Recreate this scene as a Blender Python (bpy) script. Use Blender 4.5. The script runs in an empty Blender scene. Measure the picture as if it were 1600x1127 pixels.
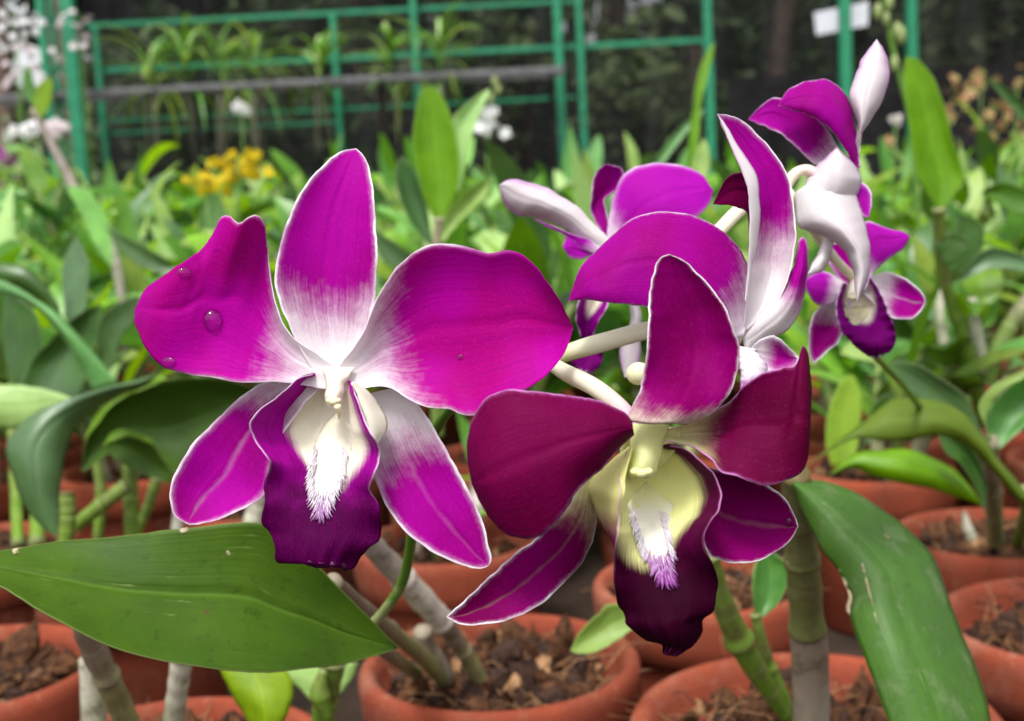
import bpy, bmesh, math, random
import numpy as np
from mathutils import Vector, Matrix, Euler

random.seed(7)
rng = np.random.default_rng(11)
scn = bpy.context.scene
COL = scn.collection

# ------------------------------------------------------------------ camera, sky, sun, exposure
FPX = 1900.0                      # focal length in photograph pixels (1600 wide)
CAM_Z = 0.32
cd = bpy.data.cameras.new('camera')
cam = bpy.data.objects.new('camera', cd)
COL.objects.link(cam)
cd.sensor_fit = 'HORIZONTAL'
cd.sensor_width = 36.0
cd.lens = FPX / 1600 * 36.0
cd.clip_start = 0.01
cd.clip_end = 400
CAM = Matrix.Translation((0, 0, CAM_Z)) @ Matrix.Rotation(math.radians(83), 4, 'X') @ Matrix.Rotation(math.radians(-2.9), 4, 'Z')
cam.matrix_world = CAM
cd.dof.use_dof = True
cd.dof.focus_distance = 0.235
cd.dof.aperture_fstop = 22
cd.dof.aperture_blades = 0
scn.camera = cam

SUN_EL, SUN_AZ = math.radians(62), math.radians(200)     # high sun behind thin cloud, behind the camera's left
world = bpy.data.worlds.new('World')
scn.world = world
world.use_nodes = True
wn = world.node_tree
bg = wn.nodes['Background']
sky = wn.nodes.new('ShaderNodeTexSky')
sky.sky_type = 'NISHITA'
sky.sun_disc = False
sky.sun_elevation = SUN_EL
sky.sun_rotation = SUN_AZ
sky.air_density = 1.0
sky.dust_density = 4.0
hs = wn.nodes.new('ShaderNodeHueSaturation')
hs.inputs['Saturation'].default_value = 0.12
wn.links.new(sky.outputs[0], hs.inputs['Color'])
wn.links.new(hs.outputs[0], bg.inputs['Color'])
bg.inputs['Strength'].default_value = 0.15
sl = bpy.data.lights.new('sun', 'SUN')
sl.energy = 1.5
sl.angle = math.radians(13)
sl.color = (1.0, 0.97, 0.92)
sun = bpy.data.objects.new('sun', sl)
COL.objects.link(sun)
sdir = Vector((math.sin(SUN_AZ) * math.cos(SUN_EL), math.cos(SUN_AZ) * math.cos(SUN_EL), math.sin(SUN_EL)))
sun.rotation_euler = sdir.to_track_quat('Z', 'Y').to_euler()
vs = scn.view_settings
vs.view_transform = 'Standard'
vs.look = 'None'
vs.gamma = 1
vs.use_curve_mapping = False
vs.exposure = 0.88
scn.cycles.max_bounces = 8
scn.cycles.transparent_max_bounces = 12

# ------------------------------------------------------------------ placing helpers
CAMI = np.array(CAM)
def cam2w(P):                      # (...,3) camera space -> world
    P = np.asarray(P, float)
    return P @ CAMI[:3, :3].T + CAMI[:3, 3]
def P(px, py, d):
    px, py, d = np.asarray(px, float), np.asarray(py, float), np.asarray(d, float)
    return cam2w(np.stack([(px - 800) / FPX * d, -(py - 563.5) / FPX * d, -d + 0 * px], -1))
def on_plane(px, py, axis, val):   # point on the pixel's ray where world axis == val
    o = CAMI[:3, 3]
    r = P(px, py, 1.0) - o
    t = (val - o[axis]) / r[axis]
    return o + r * t
def Q(px, py, Y): return on_plane(px, py, 1, Y)
def G(px, py, z): return on_plane(px, py, 2, z)

def empty(name, loc, label=None, cat=None, group=None):
    o = bpy.data.objects.new(name, None)
    COL.objects.link(o)
    o.location = loc
    o.empty_display_size = 0.01
    if label: tag(o, label, cat, group)
    return o
def tag(o, label=None, cat=None, group=None, kind=None):
    if label: o['label'] = label
    if cat: o['category'] = cat
    if group: o['group'] = group
    if kind: o['kind'] = kind
    return o
def world_loc(o):
    v = Vector(o.location)
    p = o.parent
    while p:
        v = v + Vector(p.location); p = p.parent
    return np.array(v)
def make_mesh(name, verts, faces, mats, smooth=True, mi=None, attrs=None):
    me = bpy.data.meshes.new(name)
    me.from_pydata([tuple(v) for v in verts], [], [tuple(f) for f in faces])
    for m in mats: me.materials.append(m)
    if smooth: me.polygons.foreach_set('use_smooth', [True] * len(me.polygons))
    if mi is not None: me.polygons.foreach_set('material_index', [int(i) for i in mi])
    for k, a in (attrs or {}).items():
        at = me.attributes.new(k, 'FLOAT', 'POINT')
        at.data.foreach_set('value', np.asarray(a, float))
    me.update()
    return me
def link(name, me, parent=None, loc=None):
    o = bpy.data.objects.new(name, me)
    COL.objects.link(o)
    if parent: o.parent = parent
    if loc is not None: o.location = loc
    return o
def put(name, verts, faces, mats, parent=None, origin=None, **k):
    """mesh given in WORLD coordinates, stored relative to its parent (or to its own origin)"""
    verts = np.asarray(verts, float)
    if parent is not None: off = world_loc(parent)
    else: off = np.array(origin) if origin is not None else np.array([verts[:, 0].mean(), verts[:, 1].mean(), verts[:, 2].min()])
    me = make_mesh(name, verts - off, faces, mats, **k)
    return link(name, me, parent, None if parent is not None else off)

def resample(pts, n, dims=2):
    """Catmull-Rom through the points, n samples evenly along the length"""
    p = np.asarray(pts, float)
    if len(p) == 2:
        t = np.linspace(0, 1, n)[:, None]
        return p[0] * (1 - t) + p[1] * t
    q = np.vstack([2 * p[0] - p[1], p, 2 * p[-1] - p[-2]])
    out = []
    for i in range(1, len(q) - 2):
        t = np.linspace(0, 1, 16, endpoint=False)[:, None]
        a, b, c, d = q[i - 1], q[i], q[i + 1], q[i + 2]
        out.append(.5 * ((2 * b) + (c - a) * t + (2 * a - 5 * b + 4 * c - d) * t ** 2 + (3 * b - a - 3 * c + d) * t ** 3))
    out = np.vstack(out + [p[-1:]])
    s = np.concatenate([[0], np.cumsum(np.linalg.norm(np.diff(out, axis=0), axis=1))])
    t = np.linspace(0, s[-1], n)
    return np.stack([np.interp(t, s, out[:, k]) for k in range(p.shape[1])], -1)
def smooth_interp(x, xp, fp):
    """smooth interpolation (monotone-ish cosine blend of Catmull)"""
    xp = np.asarray(xp, float); fp = np.asarray(fp, float)
    if len(xp) == 2: return np.interp(x, xp, fp)
    m = np.gradient(fp, xp)
    i = np.clip(np.searchsorted(xp, x, 'right') - 1, 0, len(xp) - 2)
    h = xp[i + 1] - xp[i]; t = (x - xp[i]) / h
    return (2*t**3-3*t**2+1)*fp[i] + (t**3-2*t**2+t)*h*m[i] + (-2*t**3+3*t**2)*fp[i+1] + (t**3-t**2)*h*m[i+1]

class Surf:
    """the front surface of a sheet, kept so that drops, hairs and bases can sit on it"""
    def __init__(s, X, Y, D, N, W): s.X, s.Y, s.D, s.N, s.W = X, Y, D, N, W
    def at(s, px, py):
        k = np.argmin((s.X - px) ** 2 + (s.Y - py) ** 2)
        i = np.unravel_index(k, s.X.shape)
        return s.D[i], s.W[i], s.N[i]

def sheet(name, parent, L, R, d, prof, mats, nu=36, nv=20, thick=0.0006, base=0.2, edge=0.6, mid=0.0, wob=0.35, ripple=0.0, rip_f=9, seed=0, label=None, zfun=None, groove=.3, jit=.75):
    """A curved sheet of living tissue. L and R are the two edges from base to tip as they were measured,
    d the distance of its base in metres and prof rows (u, left, middle, right): millimetres towards the viewer."""
    l = resample(L, nu); r = resample(R, nu)
    if jit:
        jr = np.random.default_rng(int(abs(L[0][0] * 7 + L[0][1] * 3 + seed)) % 9999)
        for e in (l, r):
            for ax in (0, 1):
                w = jr.normal(0, 1, nu); w = (w + np.roll(w, 1) + np.roll(w, -1)) / 2.2
                w[:3] = 0; w[-3:] = 0
                e[:, ax] += jit * w
    u = np.linspace(0, 1, nu); v = np.linspace(0, 1, nv)
    X = l[:, None, 0] * (1 - v) + r[:, None, 0] * v
    Y = l[:, None, 1] * (1 - v) + r[:, None, 1] * v
    if zfun is not None:
        Z = zfun(u[:, None] + 0 * v, v[None] + 0 * u[:, None])
    else:
        pr = np.asarray(prof, float)
        zl = smooth_interp(u, pr[:, 0], pr[:, 1])[:, None]
        zm = smooth_interp(u, pr[:, 0], pr[:, 2])[:, None]
        zr = smooth_interp(u, pr[:, 0], pr[:, 3])[:, None]
        Z = zl * (2 * (v - .5) * (v - 1)) + zm * (4 * v * (1 - v)) + zr * (2 * v * (v - .5))
    ph = seed * 1.7
    U, V = np.meshgrid(u, v, indexing='ij')
    env = np.sin(np.pi * np.clip(U, 0, 1)) ** .5
    Z = Z + wob * env * (np.sin(5 * U + 4 * V + ph) * .6 + np.sin(11 * U - 6 * V + 2 * ph) * .3 + np.sin(3 * U + 13 * V + 3 * ph) * .25)
    Z = Z - groove * np.exp(-((V - .5 - .02 * np.sin(5 * U + ph)) / .035) ** 2) * np.clip(U * 4, 0, 1) * np.clip((1 - U) * 5, 0, 1)
    if ripple:
        e = np.clip(np.abs(V - .5) * 2, 0, 1) ** 3
        e2 = np.clip((U - .6) / .4, 0, 1) ** 2
        Z = Z + ripple * (e * np.sin(rip_f * 2 * np.pi * U + ph + (V > .5) * 1.3) + e2 * np.sin(rip_f * .8 * np.pi * V * 2 + ph))
    D = d - Z / 1000.0
    W = P(X, Y, D)
    du = np.gradient(W, axis=0); dv = np.gradient(W, axis=1)
    N = np.cross(du, dv)
    nl = np.linalg.norm(N, axis=-1, keepdims=True)
    N = N / np.maximum(nl, 1e-12)
    view = CAMI[:3, 3] - W
    flip = np.sign((N * view).sum(-1).mean()) or 1
    N = N * flip
    # normals near a pinched end are unreliable: borrow from the row inside
    for a, b in ((0, 1), (-1, -2)):
        bad = nl[a, :, 0] < 1e-9
        N[a][bad] = N[b][bad]
    wid = np.linalg.norm(np.diff(W, axis=1), axis=-1).sum(1) * 1000
    ln = np.linalg.norm(np.diff(W[:, nv // 2], axis=0), axis=-1).sum() * 1000
    pe = np.minimum(np.minimum(V, 1 - V) * wid[:, None], (1 - U) * ln)
    tap = np.clip(np.minimum(pe / .9, 1), .25, 1)
    B = W - N * (thick * tap)[..., None]
    idx = np.arange(nu * nv).reshape(nu, nv)
    a, b, c, e = idx[:-1, :-1].ravel(), idx[1:, :-1].ravel(), idx[1:, 1:].ravel(), idx[:-1, 1:].ravel()
    front = np.stack([a, b, c, e], -1)
    if flip < 0: front = front[:, ::-1]
    back = front[:, ::-1] + nu * nv
    ring = list(idx[0, :]) + list(idx[1:, -1]) + list(idx[-1, -2::-1]) + list(idx[-2:0:-1, 0])
    n2 = nu * nv
    rim = []
    for i in range(len(ring)):
        p, q = ring[i], ring[(i + 1) % len(ring)]
        f = (p, q, q + n2, p + n2)
        rim.append(f if flip < 0 else f[::-1])
    rim = [f[::-1] for f in rim]
    faces = [tuple(f) for f in front] + [tuple(f) for f in back] + rim
    verts = np.vstack([W.reshape(-1, 3), B.reshape(-1, 3)])
    mi = [0] * len(front) + [min(1, len(mats) - 1)] * len(back) + [0] * len(rim)
    two = lambda A: np.concatenate([A.ravel(), A.ravel()])
    one = np.ones(2 * n2)
    o = put(name, verts, faces, mats, parent, mi=mi, attrs=dict(pu=two(U), pv=two(V), pe=two(pe), pb=one * base, pw=one * edge, pm=one * mid))
    if label: o['label'] = label
    return o, Surf(X, Y, D, N, W)

def tube_geo(pts, rad, ns=10, cap=True):
    pts = np.asarray(pts, float); n = len(pts)
    rad = np.interp(np.linspace(0, 1, n), np.linspace(0, 1, len(rad)), rad) if len(np.atleast_1d(rad)) != n else np.asarray(rad, float)
    T = np.gradient(pts, axis=0); T /= np.linalg.norm(T, axis=1, keepdims=True) + 1e-12
    ref = np.array([0, 0, 1.0]) if abs(T[0][2]) < .9 else np.array([1.0, 0, 0])
    V = []
    for i in range(n):
        a = np.cross(T[i], ref); a /= np.linalg.norm(a) + 1e-12
        b = np.cross(T[i], a)
        ref = np.cross(a, T[i])
        for k in range(ns):
            w = 2 * np.pi * k / ns
            V.append(pts[i] + rad[i] * (math.cos(w) * a + math.sin(w) * b))
    F = []
    for i in range(n - 1):
        for k in range(ns):
            k2 = (k + 1) % ns
            F.append((i * ns + k, i * ns + k2, (i + 1) * ns + k2, (i + 1) * ns + k))
    if cap:
        F.append(tuple(range(ns))[::-1]); F.append(tuple((n - 1) * ns + k for k in range(ns)))
    pu = np.repeat(np.linspace(0, 1, n), ns)
    pv = np.tile(np.arange(ns) / ns, n)
    return V, F, dict(pu=pu, pv=pv)
def tube(name, parent, pxpts, ds, rads_px, mat, n=24, ns=12, nodes=0, **k):
    """round stem: pixel path, depth at path points, radius in pixels"""
    s = np.linspace(0, 1, len(pxpts))
    pts = resample(pxpts, n)
    t = np.linspace(0, 1, n)
    dd = np.interp(t, np.linspace(0, 1, len(ds)), ds)
    rr = np.interp(t, np.linspace(0, 1, len(rads_px)), rads_px) * dd / FPX
    if nodes:
        q = np.abs((t * nodes) % 1 - .5)
        rr = rr * (1 + .13 * np.exp(-((q - .5) / .045) ** 2) - .05 * np.exp(-((q - .40) / .06) ** 2)) * (1 + .03 * np.sin(31 * t + len(pxpts)))
    W = P(pts[:, 0], pts[:, 1], dd)
    V, F, A = tube_geo(W, rr, ns)
    return put(name, V, F, [mat], parent, attrs=A, **k)
def blob_geo(c, r, sc=(1, 1, 1), nu=12, nv=8, rot=None):
    V, F = [], []
    for j in range(nv + 1):
        th = math.pi * j / nv
        for i in range(nu):
            p = 2 * math.pi * i / nu
            v = Vector((math.sin(th) * math.cos(p) * sc[0] * r, math.sin(th) * math.sin(p) * sc[1] * r, math.cos(th) * sc[2] * r))
            if rot is not None: v = rot @ v
            V.append(np.array(v) + c)
    for j in range(nv):
        for i in range(nu):
            i2 = (i + 1) % nu
            F.append((j * nu + i, (j + 1) * nu + i, (j + 1) * nu + i2, j * nu + i2))
    return V, F
class MB:
    def __init__(s): s.v, s.f, s.m = [], [], []
    def add(s, V, F, mi=0):
        n = len(s.v); s.v += [np.asarray(x, float) for x in V]; s.f += [tuple(i + n for i in f) for f in F]; s.m += [mi] * len(F)
    def box(s, lo, hi, mi=0):
        x0, y0, z0 = lo; x1, y1, z1 = hi
        s.add([(x0,y0,z0),(x1,y0,z0),(x1,y1,z0),(x0,y1,z0),(x0,y0,z1),(x1,y0,z1),(x1,y1,z1),(x0,y1,z1)],
              [(0,3,2,1),(4,5,6,7),(0,1,5,4),(1,2,6,5),(2,3,7,6),(3,0,4,7)], mi)

# ------------------------------------------------------------------ materials
class NT:
    def __init__(s, name):
        s.m = bpy.data.materials.new(name); s.m.use_nodes = True
        s.t = s.m.node_tree; s.t.nodes.clear()
        s.out = s.t.nodes.new('ShaderNodeOutputMaterial')
    def n(s, typ, ins=None, **kw):
        nd = s.t.nodes.new(typ)
        for k, v in kw.items(): setattr(nd, k, v)
        for k, v in (ins or {}).items():
            sk = nd.inputs[k]
            if hasattr(v, 'is_output') or isinstance(v, bpy.types.NodeSocket): s.t.links.new(v, sk)
            else: sk.default_value = v
        return nd
    def attr(s, name): return s.n('ShaderNodeAttribute', attribute_name=name).outputs['Fac']
    def math(s, op, a, b=0.0, clamp=False):
        return s.n('ShaderNodeMath', {0: a, 1: b}, operation=op, use_clamp=clamp).outputs[0]
    def sstep(s, x, lo, hi, a=0.0, b=1.0):
        return s.n('ShaderNodeMapRange', {0: x, 1: lo, 2: hi, 3: a, 4: b}, interpolation_type='SMOOTHSTEP').outputs[0]
    def mix(s, f, a, b):
        nd = s.n('ShaderNodeMix', data_type='RGBA', clamp_factor=True)
        for sk, v in ((nd.inputs[0], f), (nd.inputs[6], a), (nd.inputs[7], b)):
            if isinstance(v, bpy.types.NodeSocket): s.t.links.new(v, sk)
            else: sk.default_value = v if not isinstance(v, tuple) or len(v) == 4 else (*v, 1)
        return nd.outputs[2]
    def vec(s, x, y, z=0.0): return s.n('ShaderNodeCombineXYZ', {0: x, 1: y, 2: z}).outputs[0]
    def noise(s, vec, scale, detail=2, rough=.5):
        return s.n('ShaderNodeTexNoise', {'Vector': vec, 'Scale': scale, 'Detail': detail, 'Roughness': rough}).outputs['Fac']
    def obj(s): return s.n('ShaderNodeTexCoord').outputs['Object']
    def bump(s, h, strength=.2, dist=.001):
        return s.n('ShaderNodeBump', {'Height': h, 'Strength': strength, 'Distance': dist}).outputs[0]
    def bsdf(s, col, rough=.5, spec=.4, normal=None, trans=0.0, tcol=None, sheen=0.0, coat=0.0):
        ins = {'Base Color': col if isinstance(col, bpy.types.NodeSocket) else (*col, 1), 'Roughness': rough, 'Specular IOR Level': spec}
        if normal is not None: ins['Normal'] = normal
        if sheen: ins['Sheen Weight'] = sheen
        if coat: ins['Coat Weight'] = coat; ins['Coat Roughness'] = .2
        p = s.n('ShaderNodeBsdfPrincipled', ins).outputs[0]
        if trans:
            c = tcol if tcol is not None else col
            tr = s.n('ShaderNodeBsdfTranslucent', {'Color': c if isinstance(c, bpy.types.NodeSocket) else (*c, 1)}).outputs[0]
            p = s.n('ShaderNodeMixShader', {0: trans, 1: p, 2: tr}).outputs[0]
        s.t.links.new(p, s.out.inputs[0])
        return s.m

def petal_mat(name, ca, cb, white=(.86, .80, .86), edgec=(.88, .84, .90), rough=.55, spec=.035, trans=.24, streak=.22, efade=None):
    t = NT(name)
    pu, pv, pe, pb, pw, pm = (t.attr(k) for k in ('pu', 'pv', 'pe', 'pb', 'pw', 'pm'))
    co = t.obj()
    st = t.noise(t.vec(t.math('MULTIPLY', pu, 3.5), t.math('MULTIPLY', pv, 34)), 1.0, 3, .6)
    fine = t.noise(co, 1700, 2, .6)
    big = t.noise(co, 55, 2, .5)
    blot = t.noise(co, 260, 3, .6)
    c = t.mix(t.sstep(big, .35, .68), (*ca, 1), (*cb, 1))
    # longitudinal veins, slightly deeper
    c = t.mix(t.math('MULTIPLY', t.sstep(st, .46, .72), .4), c, tuple(x * .62 for x in ca) + (1,))
    c = t.mix(t.math('MULTIPLY', t.sstep(fine, .52, .75), .26), c, tuple(min(1, x * 1.3 + .012) for x in ca) + (1,))
    vv = t.n('ShaderNodeTexWave', {'Vector': t.vec(t.math('MULTIPLY', pu, .35), t.math('MULTIPLY', t.math('SUBTRACT', pv, .5), t.math('SUBTRACT', 1.15, t.math('MULTIPLY', pu, .35)))), 'Scale': 9.0, 'Distortion': 2.6, 'Detail': 3.0, 'Detail Scale': 2.5},
             wave_type='BANDS', bands_direction='Y').outputs['Fac']
    c = t.mix(t.math('MULTIPLY', t.sstep(vv, .80, 1.0), .2), c, tuple(x * .5 for x in ca) + (1,))
    # midrib pale streak
    dm = t.math('ABSOLUTE', t.math('SUBTRACT', pv, .5))
    mr = t.math('MULTIPLY', t.sstep(t.math('ADD', dm, t.math('MULTIPLY', t.math('SUBTRACT', blot, .5), .10)), .055, -.02), pm)
    c = t.mix(mr, c, (*white, 1))
    # white base fading into colour through streaks and mottles
    mot = t.noise(co, 900, 4, .75)
    x = t.math('ADD', t.math('SUBTRACT', pu, pb), t.math('MULTIPLY', t.math('SUBTRACT', st, .5), streak * .75))
    x = t.math('ADD', x, t.math('MULTIPLY', t.math('SUBTRACT', blot, .5), streak * .7))
    x = t.math('ADD', x, t.math('MULTIPLY', t.math('SUBTRACT', mot, .5), streak * .40))
    x = t.math('SUBTRACT', x, t.math('MULTIPLY', t.sstep(dm, .25, .5), .05))
    wb = t.sstep(x, .21, -.12)
    c = t.mix(wb, c, (*white, 1))
    # pale margin
    y = t.math('DIVIDE', t.math('ADD', pe, t.math('MULTIPLY', t.math('SUBTRACT', blot, .5), .9)), t.math('ADD', pw, .001))
    y = t.math('ADD', y, t.math('MULTIPLY', t.math('SUBTRACT', big, .5), .9))
    we = t.math('MULTIPLY', t.sstep(y, 1.55, .1), t.sstep(pw, .02, .12))
    y2 = t.math('DIVIDE', t.math('ADD', pe, t.math('MULTIPLY', t.math('SUBTRACT', mot, .5), 1.6)), t.math('ADD', t.math('MULTIPLY', pw, 3.2), .001))
    ws = t.math('MULTIPLY', t.math('MULTIPLY', t.sstep(y2, 1.1, .0), t.sstep(pw, .02, .12)), .38)
    if efade: ws = t.math('MULTIPLY', ws, t.sstep(pu, efade[1], efade[0]))
    c = t.mix(ws, c, tuple(.5 * a_ + .5 * b_ for a_, b_ in zip(ca, edgec)) + (1,))
    pat = t.noise(co, 95, 3, .6)
    we = t.math('MULTIPLY', we, t.sstep(pat, .36, .60, .25, 1.0))
    if efade: we = t.math('MULTIPLY', we, t.sstep(pu, efade[1], efade[0]))
    c = t.mix(we, c, (*edgec, 1))
    h = t.math('ADD', t.math('MULTIPLY', fine, .35), t.math('ADD', st, t.math('MULTIPLY', blot, .6)))
    return t.bsdf(c, rough, spec, t.bump(h, .2, .0004), trans)
def back_mat(name, ca, cb, rough=.42, trans=.3):
    t = NT(name)
    pu, pv, pe, pb = (t.attr(k) for k in ('pu', 'pv', 'pe', 'pb'))
    st = t.noise(t.vec(t.math('MULTIPLY', pu, 3), t.math('MULTIPLY', pv, 22)), 1.0, 3)
    dm = t.math('MULTIPLY', t.math('ABSOLUTE', t.math('SUBTRACT', pv, .5)), 2)
    f = t.sstep(t.math('ADD', t.math('MULTIPLY', t.math('MULTIPLY', dm, pu), 1.1), t.math('MULTIPLY', t.math('SUBTRACT', st, .5), .6)), .38, .95)
    c = t.mix(f, (*ca, 1), (*cb, 1))
    return t.bsdf(c, rough, .4, t.bump(st, .25, .0005), trans)
M = {}
M['pet1'] = petal_mat('magenta_petal', (.40, .0006, .29), (.35, .0004, .165), white=(.77, .72, .74), efade=(.35, .75))
M['sep1'] = petal_mat('magenta_sepal', (.36, .0006, .28), (.27, .0003, .17), white=(.77, .72, .74))
M['pet2'] = petal_mat('wine_petal', (.118, .0001, .042), (.072, .0001, .018), streak=.14, white=(.74, .74, .34), edgec=(.55, .2, .5), trans=.12, efade=(.4, .9), spec=.03)
M['dor2'] = petal_mat('wine_dorsal', (.21, .0002, .115), (.135, .0001, .052), white=(.78, .74, .56), edgec=(.86, .8, .86), trans=.14, spec=.02)
M['sep2'] = petal_mat('wine_sepal', (.19, .0003, .105), (.125, .0002, .052), white=(.72, .72, .32), edgec=(.85, .78, .86), trans=.14, spec=.02)
M['pet3'] = petal_mat('violet_petal', (.30, .001, .24), (.24, .0008, .13), edgec=(.8, .7, .85), efade=(.5, 1.1))
M['pet4'] = petal_mat('lilac_petal', (.41, .006, .41), (.36, .004, .31), edgec=(.8, .65, .85), trans=.3, efade=(.5, 1.1))
M['back'] = back_mat('pale_petal_back', (.82, .78, .79), (.62, .36, .64), trans=.42)
M['backp'] = back_mat('purple_petal_back', (.50, .10, .46), (.42, .03, .36))
M['backd'] = back_mat('dark_lip_back', (.07, .001, .05), (.05, .0005, .035))
M['backv'] = back_mat('dark_wine_lip_back', (.10, .003, .05), (.06, .001, .03))
M['backw'] = back_mat('wine_petal_back', (.55, .35, .45), (.38, .02, .22))
def lip_mat(name, side, dark, throat, callus, cu, cv, ru, rv, edgec, hi):
    t = NT(name)
    pu, pv, pe = (t.attr(k) for k in ('pu', 'pv', 'pe'))
    co = t.obj()
    st = t.noise(t.vec(t.math('MULTIPLY', pu, 2.2), t.math('MULTIPLY', pv, 46)), 1.0, 3, .6)
    fine = t.noise(co, 2400, 2)
    blot = t.noise(co, 240, 3)
    g = t.sstep(t.math('ADD', pu, t.math('MULTIPLY', t.math('SUBTRACT', blot, .5), .25)), .30, .62)
    c = t.mix(g, (*side, 1), (*dark, 1))
    c = t.mix(t.math('MULTIPLY', t.sstep(st, .5, .7), .55), c, (*hi, 1))
    c = t.mix(t.math('MULTIPLY', t.sstep(fine, .5, .75), .12), c, (*side, 1))
    a = t.math('DIVIDE', t.math('SUBTRACT', pu, cu), ru)
    b = t.math('DIVIDE', t.math('SUBTRACT', pv, cv), rv)
    r = t.math('ADD', t.math('MULTIPLY', a, a), t.math('MULTIPLY', b, b))
    r = t.math('ADD', r, t.math('MULTIPLY', t.math('SUBTRACT', st, .5), .5))
    c = t.mix(t.sstep(r, 1.25, .65), c, (*throat, 1))
    we = t.math('MULTIPLY', t.sstep(t.math('ADD', pe, t.math('MULTIPLY', blot, .3)), .75, .15), t.sstep(pu, .55, .3))
    c = t.mix(t.math('MULTIPLY', we, .8), c, (*edgec, 1))
    h = t.math('ADD', st, t.math('MULTIPLY', fine, .3))
    return t.bsdf(c, .55, .03, t.bump(h, .35, .0006), .15)
M['lip1'] = lip_mat('magenta_lip', (.35, .002, .28), (.056, .0001, .038), (.88, .84, .66), None, .18, .60, .32, .33, (.8, .62, .82), (.12, .0003, .085))
M['lip2'] = lip_mat('wine_lip', (.085, .0004, .038), (.020, .0001, .008), (.80, .81, .34), None, .19, .38, .33, .46, (.5, .2, .42), (.036, .0002, .016))
M['lip6'] = lip_mat('violet_lip', (.26, .002, .25), (.12, .0005, .105), (.84, .80, .64), None, .12, .5, .36, .36, (.8, .62, .82), (.18, .001, .16))
def plain(name, col, rough=.5, spec=.4, trans=0., var=.25, scale=300, col2=None, bump=.2, dist=.0006):
    t = NT(name); co = t.obj()
    n = t.noise(co, scale, 4, .6)
    c2 = col2 or tuple(x * (1 - var) for x in col)
    c = t.mix(t.sstep(n, .35, .68), (*col, 1), (*c2, 1))
    return t.bsdf(c, rough, spec, t.bump(n, bump, dist), trans)
M['cream'] = plain('cream_flesh', (.90, .87, .74), .42, .3, .35, .04, 200, bump=.08)
M['ivory'] = plain('ivory_flesh', (.88, .85, .58), .42, .3, .35, .06, 300, bump=.1)
M['green_cream'] = plain('greenish_flesh', (.80, .82, .40), .42, .3, .4, .08, 250, bump=.1)
M['white_hair'] = plain('white_callus_hair', (.86, .80, .86), .5, .3, .3, .05, 900)
M['lilac_hair'] = plain('lilac_callus_hair', (.62, .34, .66), .5, .3, .3, .1, 900)
M['violet_hair'] = plain('violet_callus_hair', (.42, .10, .44), .5, .3, .3, .1, 900)
def grad_tube(name, ca, cb, lo, hi, rough=.4, trans=.25):
    t = NT(name); pu = t.attr('pu')
    n = t.noise(t.obj(), 250, 3)
    c = t.mix(t.sstep(t.math('ADD', pu, t.math('MULTIPLY', t.math('SUBTRACT', n, .5), .2)), lo, hi), (*ca, 1), (*cb, 1))
    return t.bsdf(c, rough, .45, t.bump(n, .15, .0004), trans)
M['ped_cream'] = grad_tube('cream_pedicel', (.72, .72, .40), (.86, .83, .66), 0, .3)
M['ped_pink'] = grad_tube('pink_pedicel', (.84, .78, .62), (.72, .35, .48), .45, 1.)
M['callus1'] = grad_tube('white_callus', (.86, .82, .64), (.80, .76, .72), .15, .6, .65, .2)
M['callus2'] = grad_tube('pale_callus', (.80, .81, .38), (.86, .84, .74), .08, .42, .65, .2)
M['lobe2'] = grad_tube('greenish_wine_lobe', (.80, .80, .30), (.17, .004, .07), .4, .95, .5, .25)
M['stalk'] = grad_tube('green_flower_stalk', (.40, .42, .20), (.085, .20, .012), -.02, .10, .3, .1)

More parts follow.
